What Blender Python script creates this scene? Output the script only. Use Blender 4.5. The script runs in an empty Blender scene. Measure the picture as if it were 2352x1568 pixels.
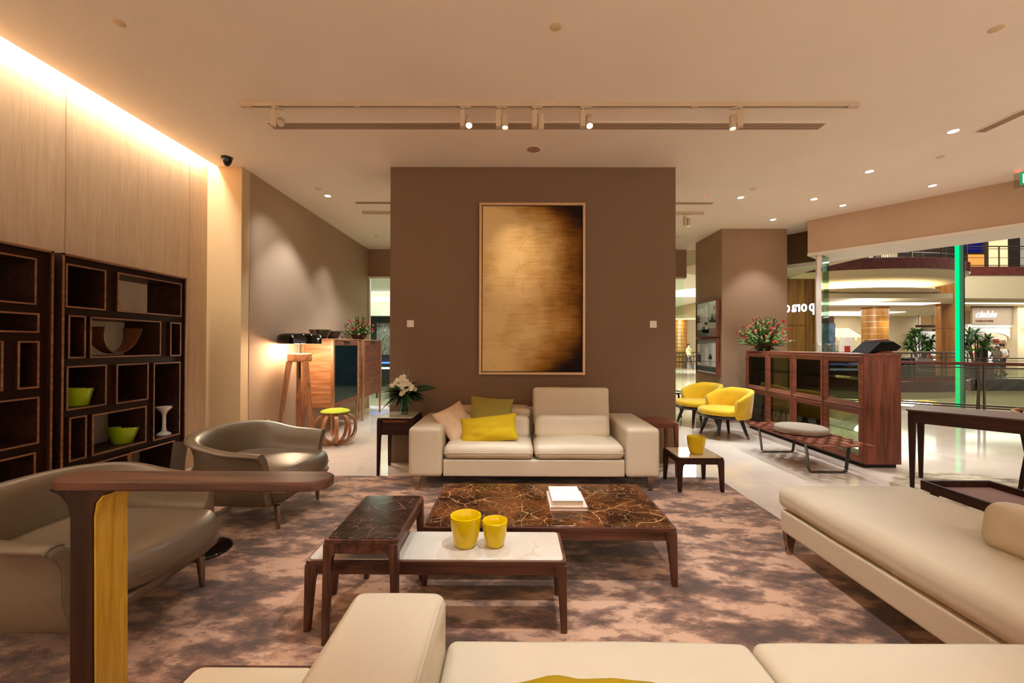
import bpy, bmesh, math, random
from math import sin, cos, pi, radians, sqrt, atan2
from mathutils import Vector, Matrix, noise

S = bpy.context.scene
COL = S.collection
random.seed(7)

# ------------------------------------------------------------------ camera
F = Vector((-.0041, 1, .0073)).normalized()
R0 = F.cross(Vector((0, 0, 1))).normalized(); U0 = R0.cross(F)
rl = .0028
RV = R0*cos(rl)+U0*sin(rl); UV = U0*cos(rl)-R0*sin(rl)
cd = bpy.data.cameras.new('camera'); cam = bpy.data.objects.new('camera', cd); COL.objects.link(cam)
m = Matrix((RV, UV, -F)).transposed().to_4x4(); m.translation = (0, 0, 1.3)
cam.matrix_world = m
cd.sensor_width = 36; cd.lens = 36*965/2352; cd.clip_end = 200
cd.clip_start = .05
S.camera = cam

# ------------------------------------------------------------------ look
S.view_settings.view_transform = 'Standard'; S.view_settings.look = 'None'
S.view_settings.gamma = 1; S.view_settings.use_curve_mapping = False
S.view_settings.exposure = 0.64
S.cycles.max_bounces = 8; S.cycles.diffuse_bounces = 6; S.cycles.glossy_bounces = 4
S.cycles.transparent_max_bounces = 12; S.cycles.sample_clamp_indirect = 6
S.cycles.use_denoising = True
S.cycles.caustics_reflective = False; S.cycles.caustics_refractive = False

def text_mesh(body, size, ext, material, name, shear=0., offset=0.):
    tx = bpy.data.curves.new(name, 'FONT'); tx.body = body; tx.size = size; tx.extrude = ext; tx.shear = shear; tx.offset = offset
    tmp = bpy.data.objects.new(name, tx); COL.objects.link(tmp); dg = bpy.context.evaluated_depsgraph_get()
    me = bpy.data.meshes.new_from_object(tmp.evaluated_get(dg)); bpy.data.objects.remove(tmp); bpy.data.curves.remove(tx)
    me.materials.clear(); me.materials.append(material)
    o = bpy.data.objects.new(name, me); COL.objects.link(o); return o

W = bpy.data.worlds.new('world'); S.world = W; W.use_nodes = True
W.node_tree.nodes['Background'].inputs[0].default_value = (1, .88, .72, 1)
W.node_tree.nodes['Background'].inputs[1].default_value = .30

WARM = (.94, 1, 1.04); WHITE = (.95, 1, 1.0)

def aim(o, target):
    d = Vector(target)-o.location
    o.rotation_euler = d.to_track_quat('-Z', 'Y').to_euler()

def spot(loc, target, energy, angle=70, blend=.6, radius=.04, color=WARM):
    l = bpy.data.lights.new('spot_light', 'SPOT'); o = bpy.data.objects.new('spot_light', l); COL.objects.link(o)
    l.energy = energy; l.spot_size = radians(angle); l.spot_blend = blend; l.shadow_soft_size = radius; l.color = color
    o.location = loc; aim(o, target); return o

def area(loc, target, energy, sx, sy, color=WARM):
    l = bpy.data.lights.new('area_light', 'AREA'); o = bpy.data.objects.new('area_light', l); COL.objects.link(o)
    l.shape = 'RECTANGLE'; l.size = sx; l.size_y = sy; l.energy = energy; l.color = color
    o.location = loc; aim(o, target); return o

def point(loc, energy, radius=.05, color=WARM):
    l = bpy.data.lights.new('point_light', 'POINT'); o = bpy.data.objects.new('point_light', l); COL.objects.link(o)
    l.energy = energy; l.shadow_soft_size = radius; l.color = color; o.location = loc; return o

CZ = 3.257   # ceiling height
# cove light in the slot along the left wall
o = area((-3.335, 1.0, 3.40), (-3.335, 1.0, 0), 92, .06, 7.1, (1, .93, .77)); o.rotation_euler = (0, 0, 0)
# downlights (x, y, energy, aim offset) - the visible ones
DOWN = [(-2.46, 5.52, 60, 90), (4.0, 3.83, 70, 80), (3.99, 4.72, 80, 80), (5.11, 5.14, 40, 80), (4.01, 5.62, 60, 80),
        (4.59, 5.87, 40, 80), (3.0, 5.56, 110, 80), (4.03, 6.54, 50, 80)]
for x, y, e, a in DOWN: spot((x, y, CZ-.03), (x, y, 0), e, a, .5)
# lamps of the track that runs overhead behind the viewer
for x, y, tx, ty, e, a in [(.55, 1.60, .40, 2.35, 125, 68), (-.9, 1.6, -.6, 2.2, 22, 70), (1.5, 1.5, 1.9, 2.1, 7, 80), (-.3, -.6, -.2, 1.0, 38, 60),
                    (2.0, -.3, 1.3, 1.1, 20, 70), (-1.9, 1.2, -1.7, 2.3, 8, 70)]:
    spot((x, y, CZ-.1), (tx, ty, 0), e, a, .5, .022)

# added unseen spots behind the viewer, bouncing fill off rear wall and pale floor
for k in range(7): spot((-2.5+2.1*k, -2.2, CZ-.05), (-2.5+2.1*k, -3.2, 1.2), 150, 110, .8, .06)
for k in range(5): spot((3.2+1.9*k, -.8, CZ-.05), (3.2+1.9*k, -.8, 0), 90, 110, .6, .06)

# ------------------------------------------------------------------ materials
MATS = {}
def lin(h):
    if isinstance(h, str):
        c = [int(h[i:i+2], 16)/255 for i in (0, 2, 4)]
        return tuple(((x+.055)/1.055)**2.4 if x > .04045 else x/12.92 for x in c)+(1,)
    return tuple(h)+(1,)

def mat(name, col, rough=.5, metal=0., spec=.5, vary=0., vscale=4., bump=0., bscale=60., emit=None, es=0., sheen=0., stretch=(1, 1, 1), coat=0.):
    if name in MATS: return MATS[name]
    M = bpy.data.materials.new(name); M.use_nodes = True; nt = M.node_tree; b = nt.nodes['Principled BSDF']
    b.inputs['Base Color'].default_value = lin(col); b.inputs['Roughness'].default_value = rough
    b.inputs['Metallic'].default_value = metal; b.inputs['Specular IOR Level'].default_value = spec
    b.inputs['Coat Weight'].default_value = coat
    if sheen: b.inputs['Sheen Weight'].default_value = sheen; b.inputs['Sheen Roughness'].default_value = .4
    if emit: b.inputs['Emission Color'].default_value = lin(emit); b.inputs['Emission Strength'].default_value = es
    if vary or bump:
        tc = nt.nodes.new('ShaderNodeTexCoord'); mp = nt.nodes.new('ShaderNodeMapping')
        mp.inputs['Scale'].default_value = stretch
        nt.links.new(tc.outputs['Object'], mp.inputs[0])
    if vary:
        n = nt.nodes.new('ShaderNodeTexNoise'); n.inputs['Scale'].default_value = vscale; n.inputs['Detail'].default_value = 6
        nt.links.new(mp.outputs[0], n.inputs[0])
        r = nt.nodes.new('ShaderNodeValToRGB'); c = lin(col)
        r.color_ramp.elements[0].position = .3; r.color_ramp.elements[1].position = .7
        r.color_ramp.elements[0].color = tuple(x*(1-vary) for x in c[:3])+(1,)
        r.color_ramp.elements[1].color = tuple(min(1, x*(1+vary)) for x in c[:3])+(1,)
        nt.links.new(n.outputs[0], r.inputs[0]); nt.links.new(r.outputs[0], b.inputs['Base Color'])
    if bump:
        n = nt.nodes.new('ShaderNodeTexNoise'); n.inputs['Scale'].default_value = bscale; n.inputs['Detail'].default_value = 4
        nt.links.new(mp.outputs[0], n.inputs[0])
        bp = nt.nodes.new('ShaderNodeBump'); bp.inputs['Strength'].default_value = bump; bp.inputs['Distance'].default_value = .01
        nt.links.new(n.outputs[0], bp.inputs['Height']); nt.links.new(bp.outputs[0], b.inputs['Normal'])
    MATS[name] = M; return M

def wood(name, c1, c2, axis='x', rough=.4, scale=1., spec=.4, contrast=1.):
    key = name+axis
    if key in MATS: return MATS[key]
    M = bpy.data.materials.new(key); M.use_nodes = True; nt = M.node_tree; b = nt.nodes['Principled BSDF']
    b.inputs['Roughness'].default_value = rough; b.inputs['Specular IOR Level'].default_value = spec
    tc = nt.nodes.new('ShaderNodeTexCoord'); mp = nt.nodes.new('ShaderNodeMapping')
    st = {'x': (.9, 14, 14), 'y': (14, .9, 14), 'z': (14, 14, .9)}[axis]
    mp.inputs['Scale'].default_value = tuple(v*scale for v in st)
    nt.links.new(tc.outputs['Object'], mp.inputs[0])
    n = nt.nodes.new('ShaderNodeTexNoise'); n.inputs['Scale'].default_value = 1.6; n.inputs['Detail'].default_value = 8; n.inputs['Distortion'].default_value = .9
    nt.links.new(mp.outputs[0], n.inputs[0])
    w = nt.nodes.new('ShaderNodeTexNoise'); w.inputs['Scale'].default_value = 9; w.inputs['Detail'].default_value = 3
    nt.links.new(mp.outputs[0], w.inputs[0])
    mx = nt.nodes.new('ShaderNodeMath'); mx.operation = 'MULTIPLY_ADD'; mx.inputs[1].default_value = .35
    nt.links.new(w.outputs[0], mx.inputs[0]); nt.links.new(n.outputs[0], mx.inputs[2])
    r = nt.nodes.new('ShaderNodeValToRGB'); r.color_ramp.elements[0].position = .5; r.color_ramp.elements[1].position = .85
    r.color_ramp.elements[0].color = lin(c2); r.color_ramp.elements[1].color = lin(c1)
    nt.links.new(mx.outputs[0], r.inputs[0]); nt.links.new(r.outputs[0], b.inputs['Base Color'])
    MATS[key] = M; return M

def marble(name, base, mid, vein, scale=2.2, rough=.12, thin=.02, mix=.5, warp=.6):
    if name in MATS: return MATS[name]
    M = bpy.data.materials.new(name); M.use_nodes = True; nt = M.node_tree; b = nt.nodes['Principled BSDF']; N = nt.nodes; L = nt.links
    b.inputs['Roughness'].default_value = rough
    tc = N.new('ShaderNodeTexCoord')
    wn = N.new('ShaderNodeTexNoise'); wn.inputs['Scale'].default_value = 3; wn.inputs['Detail'].default_value = 5
    L.new(tc.outputs['Object'], wn.inputs[0])
    ad = N.new('ShaderNodeVectorMath'); ad.operation = 'MULTIPLY_ADD'; ad.inputs[1].default_value = (warp, warp, warp)
    L.new(wn.outputs[1], ad.inputs[0]); L.new(tc.outputs['Object'], ad.inputs[2])
    prev = None
    cn = N.new('ShaderNodeTexNoise'); cn.inputs['Scale'].default_value = scale*2.2; cn.inputs['Detail'].default_value = 8; L.new(ad.outputs[0], cn.inputs[0])
    cr = N.new('ShaderNodeValToRGB'); cr.color_ramp.elements[0].position = .38; cr.color_ramp.elements[1].position = .68
    cr.color_ramp.elements[0].color = lin(base); cr.color_ramp.elements[1].color = lin(mid); L.new(cn.outputs[0], cr.inputs[0])
    prev = cr.outputs[0]
    for sc, th, op in ((scale, thin, 1.), (scale*2.1, thin*1.3, .8), (scale*4.6, thin*2., .6), (scale*9, thin*3, .4)):
        v = N.new('ShaderNodeTexVoronoi'); v.feature = 'DISTANCE_TO_EDGE'; v.inputs['Scale'].default_value = sc; L.new(ad.outputs[0], v.inputs[0])
        rr = N.new('ShaderNodeValToRGB'); rr.color_ramp.elements[0].position = 0; rr.color_ramp.elements[1].position = th*1.6
        rr.color_ramp.elements[0].color = (op*mix*2 if op*mix*2 < 1 else 1,)*3+(1,); rr.color_ramp.elements[1].color = (0, 0, 0, 1)
        L.new(v.outputs['Distance'], rr.inputs[0])
        nn = N.new('ShaderNodeTexNoise'); nn.inputs['Scale'].default_value = sc*1.1; L.new(tc.outputs['Object'], nn.inputs[0])
        nr = N.new('ShaderNodeValToRGB'); nr.color_ramp.elements[0].position = .42; nr.color_ramp.elements[1].position = .6; L.new(nn.outputs[0], nr.inputs[0])
        ml = N.new('ShaderNodeMath'); ml.operation = 'MULTIPLY'; L.new(rr.outputs[0], ml.inputs[0]); L.new(nr.outputs[0], ml.inputs[1])
        mx = N.new('ShaderNodeMixRGB'); L.new(ml.outputs[0], mx.inputs[0]); L.new(prev, mx.inputs[1]); mx.inputs[2].default_value = lin(vein)
        prev = mx.outputs[0]
    L.new(prev, b.inputs['Base Color'])
    MATS[name] = M; return M

def glassmat(name, tint='ffffff', refl=.06, rough=.02, dens=.0):
    if name in MATS: return MATS[name]
    M = bpy.data.materials.new(name); M.use_nodes = True; nt = M.node_tree; N = nt.nodes; L = nt.links
    N.remove(N['Principled BSDF']); out = N['Material Output']
    t = N.new('ShaderNodeBsdfTransparent'); t.inputs[0].default_value = lin(tint)
    g = N.new('ShaderNodeBsdfGlossy'); g.inputs['Roughness'].default_value = rough
    lw = N.new('ShaderNodeLayerWeight'); pw = N.new('ShaderNodeMath'); pw.operation = 'POWER'; pw.inputs[1].default_value = 4.5; L.new(lw.outputs['Facing'], pw.inputs[0])
    mm = N.new('ShaderNodeMath'); mm.operation = 'MULTIPLY_ADD'; mm.inputs[1].default_value = .75; mm.inputs[2].default_value = refl*.5; mm.use_clamp = True
    L.new(pw.outputs[0], mm.inputs[0])
    mx = N.new('ShaderNodeMixShader'); L.new(mm.outputs[0], mx.inputs[0]); L.new(t.outputs[0], mx.inputs[1]); L.new(g.outputs[0], mx.inputs[2])
    L.new(mx.outputs[0], out.inputs[0]); MATS[name] = M; return M

def emit(name, col, st):
    if name in MATS: return MATS[name]
    M = bpy.data.materials.new(name); M.use_nodes = True; nt = M.node_tree; N = nt.nodes
    N.remove(N['Principled BSDF']); e = N.new('ShaderNodeEmission'); e.inputs[0].default_value = lin(col); e.inputs[1].default_value = st
    nt.links.new(e.outputs[0], N['Material Output'].inputs[0]); MATS[name] = M; return M

# ------------------------------------------------------------------ mesh builder
class MB:
    def __init__(s): s.v = []; s.f = []; s.m = []; s.cur = 0
    def add(s, vs, fs):
        b = len(s.v); s.v += [tuple(v) for v in vs]
        for f in fs: s.f.append([b+i for i in f]); s.m.append(s.cur)
        return b
    def xf(s, mtx, start=0):
        for i in range(start, len(s.v)): s.v[i] = tuple(mtx @ Vector(s.v[i]))
    def box(s, x0, y0, z0, x1, y1, z1):
        v = [(x0,y0,z0),(x1,y0,z0),(x1,y1,z0),(x0,y1,z0),(x0,y0,z1),(x1,y0,z1),(x1,y1,z1),(x0,y1,z1)]
        s.add(v, [(0,3,2,1),(4,5,6,7),(0,1,5,4),(1,2,6,5),(2,3,7,6),(3,0,4,7)]); return s
    def hexa(s, v):
        s.add(v, [(0,3,2,1),(4,5,6,7),(0,1,5,4),(1,2,6,5),(2,3,7,6),(3,0,4,7)]); return s
    def prism(s, poly, z0, z1):
        n = len(poly); b = [(p[0], p[1], z0) for p in poly]+[(p[0], p[1], z1) for p in poly]
        s.add(b, [tuple(reversed(range(n))), tuple(range(n, 2*n))]+[(i, (i+1) % n, n+(i+1) % n, n+i) for i in range(n)]); return s
    def rings(s, rings, cap0=True, cap1=True, closed=True):
        n = len(rings[0]); vs = [p for r in rings for p in r]; fs = []
        for k in range(len(rings)-1):
            for i in range(n if closed else n-1):
                a, b2 = k*n+i, k*n+(i+1) % n
                fs.append((a, b2, b2+n, a+n))
        if cap0: fs.append(tuple(reversed(range(n))))
        if cap1: fs.append(tuple(range((len(rings)-1)*n, len(rings)*n)))
        s.add(vs, fs); return s
    def lathe(s, prof, c=(0, 0, 0), n=32, sx=1., sy=1., a0=0., a1=2*pi, cap0=False, cap1=False):
        full = abs(a1-a0-2*pi) < 1e-6; k = n if full else n+1
        rg = []
        for r, z in prof:
            rg.append([(c[0]+r*sx*cos(a0+(a1-a0)*i/n), c[1]+r*sy*sin(a0+(a1-a0)*i/n), c[2]+z) for i in range(k)])
        s.rings(rg, cap0, cap1, full); return s
    def tube(s, path, r, n=8, caps=True):
        P = [Vector(p) for p in path]; rg = []; up = None
        for i, p in enumerate(P):
            t = (P[min(i+1, len(P)-1)]-P[max(i-1, 0)]).normalized()
            if up is None: up = Vector((0, 0, 1)) if abs(t.z) < .9 else Vector((1, 0, 0))
            a = t.cross(up).normalized(); b = a.cross(t).normalized(); up = b
            rr = r[i] if isinstance(r, (list, tuple)) else r
            rg.append([tuple(p+a*rr*cos(2*pi*k/n)+b*rr*sin(2*pi*k/n)) for k in range(n)])
        s.rings(rg, caps, caps); return s
    def strip(s, path, wv, th, wid=None):
        # flat bar of width vector wv and thickness th following a path
        P = [Vector(p) for p in path]; rg = []
        for i, p in enumerate(P):
            t = (P[min(i+1, len(P)-1)]-P[max(i-1, 0)]).normalized(); w = Vector(wv) if wid is None else Vector(wv)*wid[i]
            nn = t.cross(w).normalized()*th/2; w = w/2
            rg.append([tuple(p-w-nn), tuple(p+w-nn), tuple(p+w+nn), tuple(p-w+nn)])
        s.rings(rg); return s
    def rbox(s, c, h, r=.03, n=5, crown=0., wob=0., wf=6., seed=0.):
        r = min(r, min(h)*.98)
        def co(H):
            k = [-H, -H+r*.12, -H+r*.4, -H+r*.75]; inn = [-H+r+(2*H-2*r)*i/n for i in range(n+1)]
            return k+inn+[H-r*.75, H-r*.4, H-r*.12, H]
        C3 = [co(x) for x in h]; idx = {}; vs = []; fs = []
        def pt(q):
            key = tuple(round(x, 5) for x in q)
            if key in idx: return idx[key]
            inner = [max(-(h[i]-r), min(h[i]-r, q[i])) for i in range(3)]
            d = Vector([q[i]-inner[i] for i in range(3)])
            d = d.normalized()*r if d.length > 1e-9 else d
            p = Vector(inner)+d
            if crown:
                fx = max(0, 1-(p.x/h[0])**2); fy = max(0, 1-(p.y/h[1])**2)
                p.z += crown*(fx*fy)**.6*(1 if p.z > 0 else 0)*(p.z/h[2])
            if wob:
                nv = noise.noise_vector((p+Vector((seed, seed*2, 0)))*wf); p = p+nv*wob
            idx[key] = len(vs); vs.append(tuple(p+Vector(c))); return idx[key]
        for ax in range(3):
            a, b2 = (ax+1) % 3, (ax+2) % 3
            for sg in (-1, 1):
                for i in range(len(C3[a])-1):
                    for j in range(len(C3[b2])-1):
                        qs = []
                        for (ii, jj) in ((i, j), (i+1, j), (i+1, j+1), (i, j+1)):
                            q = [0, 0, 0]; q[ax] = sg*h[ax]; q[a] = C3[a][ii]; q[b2] = C3[b2][jj]; qs.append(pt(q))
                        if sg < 0: qs.reverse()
                        if len(set(qs)) > 2: fs.append(tuple(dict.fromkeys(qs)))
        s.add(vs, fs); return s
    def pillow(s, w, d, t, n=18, wob=.004, seed=0., M=None):
        st = len(s.v)
        for sg in (1, -1):
            vs = []
            for i in range(n+1):
                for j in range(n+1):
                    u = -1+2*i/n; v = -1+2*j/n
                    th = ((1-abs(u)**2.6)*(1-abs(v)**2.6))**.55
                    x = w/2*u*(1-.07*(1-v*v)*abs(u)); y = d/2*v*(1-.07*(1-u*u)*abs(v))
                    nz = noise.noise(Vector((u*2.3+seed, v*2.3, sg*3)))*wob*4*th
                    vs.append((x, y, sg*(t/2*th+.004)+nz))
            fs = []
            for i in range(n):
                for j in range(n):
                    a = i*(n+1)+j; q = (a, a+n+1, a+n+2, a+1)
                    fs.append(q if sg > 0 else tuple(reversed(q)))
            s.add(vs, fs)
        k = (n+1)**2; b = st
        edge = [i*(n+1) for i in range(n+1)]+[n*(n+1)+j for j in range(1, n+1)]+[(n+1)*i+n for i in range(n-1, -1, -1)]+[j for j in range(n-1, 0, -1)]
        for a, c in zip(edge, edge[1:]+edge[:1]): s.f.append([b+a, b+c, b+k+c, b+k+a]); s.m.append(s.cur)
        if M is not None: s.xf(M, st)
        return s
    def ball(s, c, r, n=10, sx=1, sy=1, sz=1):
        prof = [(r*sin(pi*i/n), -r*cos(pi*i/n)*sz) for i in range(n+1)]
        prof[0] = (r*.02, -r*sz); prof[-1] = (r*.02, r*sz)
        s.lathe(prof, c, max(8, n+2), sx, sy, cap0=True, cap1=True); return s
    def leaf(s, base, d, L, w, droop=.3, up=(0, 0, 1), seg=4):
        d = Vector(d).normalized(); side = d.cross(Vector(up))
        side = side.normalized() if side.length > .01 else Vector((1, 0, 0))
        vs = []; b = Vector(base)
        for i in range(seg+1):
            t = i/seg; p = b+d*L*t+Vector((0, 0, -droop*L*t*t)); ww = w*sin(pi*min(.97, t*.93+.04))
            vs += [tuple(p-side*ww/2), tuple(p+Vector((0, 0, -ww*.12))), tuple(p+side*ww/2)]
        fs = []
        for i in range(seg):
            a = i*3; fs += [(a, a+1, a+4, a+3), (a+1, a+2, a+5, a+4)]
        s.add(vs, fs); return s
    def build(s, name, mats, parent=None, smooth=False, bevel=0., bseg=2, sub=0, angle=40, loc=None, label=None):
        me = bpy.data.meshes.new(name); me.from_pydata(s.v, [], s.f); me.update()
        if not isinstance(mats, (list, tuple)): mats = [mats]
        for q in mats: me.materials.append(q)
        if len(mats) > 1: me.polygons.foreach_set('material_index', s.m)
        bm = bmesh.new(); bm.from_mesh(me); bmesh.ops.recalc_face_normals(bm, faces=bm.faces); bm.to_mesh(me); bm.free()
        if smooth or bevel:
            me.shade_smooth(); me.set_sharp_from_angle(angle=radians(angle))
        o = bpy.data.objects.new(name, me); COL.objects.link(o)
        if bevel:
            md = o.modifiers.new('bevel', 'BEVEL'); md.width = bevel; md.segments = bseg; md.limit_method = 'ANGLE'; md.angle_limit = radians(35); md.harden_normals = True
        if sub:
            md = o.modifiers.new('sub', 'SUBSURF'); md.levels = sub; md.render_levels = sub
        if parent: o.parent = parent
        if loc: o.location = loc
        if label: o['label'] = label
        return o

def B(*a): return MB().box(*a)
def thing(name, label, cat, loc=(0, 0, 0), rz=0., group=None):
    o = bpy.data.objects.new(name, None); COL.objects.link(o); o.location = loc; o.rotation_euler = (0, 0, rz)
    o.empty_display_size = .1; o['label'] = label; o['category'] = cat
    if group: o['group'] = group
    return o
def tag(o, label, cat, group=None, kind=None):
    o['label'] = label; o['category'] = cat
    if group: o['group'] = group
    if kind: o['kind'] = kind
    return o
def struct(o):
    o['kind'] = 'structure'; return o
def copy_thing(root, loc, rz, label, group=None, scale=None):
    r = root.copy(); COL.objects.link(r); r.location = loc; r.rotation_euler = (0, 0, rz); r['label'] = label
    if group: r['group'] = group
    if scale: r.scale = scale
    for ch in list(root.children):
        c = ch.copy(); COL.objects.link(c); c.parent = r
        for g in list(ch.children):
            d = g.copy(); COL.objects.link(d); d.parent = c
    return r

# ------------------------------------------------------------------ palette
M_CEIL = mat('ceiling_paint', 'f2e4d4', .9, vary=.02, vscale=1.5)
M_WALL = mat('taupe_wall', 'aa8e75', .85, bump=.12, bscale=220)
M_WALLD = mat('brown_wall', '7b604a', .8, bump=.25, bscale=260)
M_WALLM = mat('mid_wall', '9a7b61', .85, bump=.15, bscale=240)
M_BEAM = mat('beam_wall', 'c4a488', .85, bump=.12, bscale=240)
M_WHITE = mat('white_paint', 'e6dccf', .5)
M_LWALL = wood('veneer_wall', 'cdb397', 'bfa385', 'z', .7, 1.5, .2)
M_LEATHER = mat('cream_leather', 'cfbfa4', .42, vary=.03, vscale=3, bump=.12, bscale=160)
M_LEATHER2 = mat('taupe_leather', '6f5f4c', .36, vary=.06, vscale=3, bump=.10, bscale=150)
M_WAL = lambda a='x': wood('walnut', '6b4130', '371d13', a, .38, 1.0)
M_WALR = lambda a='x': wood('red_walnut', '8c4f3a', '5c3222', a, .38, 1.3, .3)
M_WALD = lambda a='x': wood('dark_walnut', '40241a', '21120c', a, .42, 1.0, .2)
M_OAK = lambda a='x': wood('light_walnut', 'b98158', '7d4e31', a, .42, .8)
M_EMP = marble('dark_emperador_marble', '261008', '683a1c', 'd8a870', 3.0, .10, .0055, .5, .22)
M_EMPD = marble('black_brown_marble', '120a07', '38211a', '7a5c42', 6, .16, .012, .4, .2)
M_WMAR = marble('white_marble', 'c4b7a6', 'cfc4b4', 'b5a490', 1.3, .10, .006, .35, .7)
M_CHROME = mat('brushed_metal', 'a8978a', .22, 1.)
M_BLACKM = mat('black_metal', '15130f', .35, .3)
M_YEL = mat('yellow_ceramic', 'd9b800', .14, spec=.5)
M_YELF = mat('yellow_velvet', 'd4aa06', .85, sheen=.4, vary=.08, vscale=9)
M_YELP = mat('mustard_linen', 'c9a800', .9, bump=.3, bscale=300, vary=.05)
M_OLIVE = mat('olive_linen', '96853a', .9, bump=.3, bscale=300, vary=.05)
M_LINEN = mat('cream_linen', 'd6b795', .9, bump=.2, bscale=300)
M_GLASS = glassmat('clear_glass', 'f4fff8', .06)
M_DGLASS = glassmat('smoked_glass', 'b4b49c', .12)
M_TRACK = mat('track_enamel', 'cdb79c', .5)
M_STEEL = mat('dark_steel', '4a453e', .3, .9)
M_LAMP = emit('lamp_bulb', 'fff0dc', 40)

# ------------------------------------------------------------------ structure: floor, ceiling, walls
def tile_floor():
    M = bpy.data.materials.new('polished_marble_tiles'); M.use_nodes = True; nt = M.node_tree; N = nt.nodes; L = nt.links; b = N['Principled BSDF']
    tc = N.new('ShaderNodeTexCoord')
    br = N.new('ShaderNodeTexBrick'); br.offset = 0; br.inputs['Scale'].default_value = 1; br.inputs['Mortar Size'].default_value = .0025
    br.inputs['Brick Width'].default_value = .8; br.inputs['Row Height'].default_value = .8; br.inputs['Mortar Smooth'].default_value = .3
    br.inputs[1].default_value = lin('e6d6c6'); br.inputs[2].default_value = lin('e2d0be'); br.inputs[3].default_value = lin('c4ae9a')
    L.new(tc.outputs['Object'], br.inputs[0])
    n = N.new('ShaderNodeTexNoise'); n.inputs['Scale'].default_value = 1.3; n.inputs['Detail'].default_value = 7; n.inputs['Distortion'].default_value = .8; L.new(tc.outputs['Object'], n.inputs[0])
    r = N.new('ShaderNodeValToRGB'); r.color_ramp.elements[0].position = .35; r.color_ramp.elements[1].position = .7
    r.color_ramp.elements[0].color = (.86, .86, .86, 1); r.color_ramp.elements[1].color = (1.03, 1.02, 1, 1); L.new(n.outputs[0], r.inputs[0])
    mx = N.new('ShaderNodeMixRGB'); mx.blend_type = 'MULTIPLY'; mx.inputs[0].default_value = 1
    L.new(br.outputs[0], mx.inputs[1]); L.new(r.outputs[0], mx.inputs[2]); L.new(mx.outputs[0], b.inputs['Base Color'])
    b.inputs['Roughness'].default_value = .07; b.inputs['Specular IOR Level'].default_value = .75
    return M
M_FLOOR = tile_floor()
floor_poly = [(-3.5, -3.2), (15, -3.2), (15, 4.7), (6.6, 10.4), (6.6, 9.0), (-3.5, 8.9)]
struct(MB().prism(floor_poly, -.25, 0).build('floor', M_FLOOR))

NRM = Vector((.78, .626, 0)).normalized(); DIR = Vector((.626, -.78, 0)).normalized()
P0 = Vector((4.615, 6.609, 0))
def fp(s_, t_): v = P0+DIR*s_+NRM*t_; return (v.x, v.y)
ceil = [(-3.28, -3.2), fp(12.6, 0)[0:2], fp(12.6, .08), fp(0, .08), fp(0, .78), fp(-1.2, .78), (3.6, 8.75), (-3.01, 8.75), (-3.01, 4.64), (-3.28, 4.64)]
struct(MB().prism(ceil, CZ, CZ+.12).build('ceiling', M_CEIL))
# left side
struct(B(-3.5, -3.2, 0, -3.39, 4.75, 3.7).build('wall_left', M_LWALL))
struct(B(-3.39, -3.2, 3.6, -2.9, 4.75, 3.7).build('trim_1', M_CEIL))          # closes the light slot
struct(B(-3.29, -3.2, CZ+.12, -3.27, 4.64, 3.6).build('trim_2', M_CEIL))
struct(B(-3.5, 4.62, 0, -3.01, 4.76, 3.7).build('wall_left_return', mat('pale_veneer', 'c9ac84', .75)))
struct(B(-3.25, 4.76, 0, -3.005, 8.75, CZ).build('wall_left_far', M_WALL))
# panel joints on the veneer wall
for i, y in enumerate((1.92, 3.15, 4.36)):
    struct(B(-3.392, y-.002, 0, -3.3885, y+.002, 3.55).build('trim_%d' % (3+i), mat('joint_line', '8a6c4e', .9)))
# back wall header and glass (behind the brown block)
struct(B(-3.25, 8.64, 2.685, 3.55, 8.78, CZ).build('wall_back', M_WALLM))
struct(B(-3.01, 8.60, 2.655, 3.52, 8.66, 2.69).build('trim_6', M_WHITE))
struct(B(-3.01, 8.66, 0, -2.975, 8.72, 2.66).build('trim_7', M_WHITE))
struct(B(-2.97, 8.68, 0.03, 3.5, 8.70, 2.66).build('window_1', M_GLASS))
# central block
struct(B(-1.365, 4.622, 0, 1.778, 5.35, CZ).build('wall_center', M_WALLD))
# right pillar
struct(B(3.49, 7.06, 0, 4.585, 8.07, CZ).build('wall_right_pillar', M_WALLM))
# slanted fascia over the entrance
struct(MB().prism([fp(0, 0), fp(12.6, 0), fp(12.6, .72), fp(0, .72)], 2.74, CZ).build('wall_right_fascia', M_BEAM))
struct(MB().prism([fp(-.0, -.02), fp(12.6, -.02), fp(12.6, .78), fp(0, .78)], 2.70, 2.74).build('trim_8', M_WHITE))
struct(MB().prism([fp(-1.5, .70), fp(0, .70), fp(0, .82), fp(-1.5, .82)], 2.72, CZ).build('wall_right_recess', mat('recess_brown', '6d5238', .85)))  # recessed header, darker brown than the fascia
struct(MB().prism([fp(-1.5, .68), fp(0, .68), fp(0, .84), fp(-1.5, .84)], 2.66, 2.72).build('trim_9', M_WHITE))
a = MB().prism([(4.70, 6.52), (4.767, 6.52), (4.767, 6.56), (4.70, 6.56)], 0, 2.70); struct(a.build('trim_10', M_WHITE, bevel=.006))
# glass door leaf standing out from the post
struct(MB().prism([(4.80, 6.55), (4.81, 6.54), (5.05, 6.745), (5.04, 6.755)], .01, 2.70).build('door_1', glassmat('edge_glass', 'cfe8d8', .14)))
struct(MB().prism([fp(-1.5, .75), fp(0, .75), fp(0, .765), fp(-1.5, .765)], .02, 2.66).build('window_2', M_GLASS))
# walls behind the viewer
struct(B(-3.5, -3.32, 0, 15, -3.2, 5).build('wall_rear', mat('pale_rear_wall', 'ece0d2', .9)))
struct(B(14.9, -3.2, 0, 15.0, 4.6, 5).build('wall_far_right', M_WALL))
# skirting
struct(B(-3.006, 4.77, 0, -2.996, 8.6, .08).build('baseboard_left', M_WALL))

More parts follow.
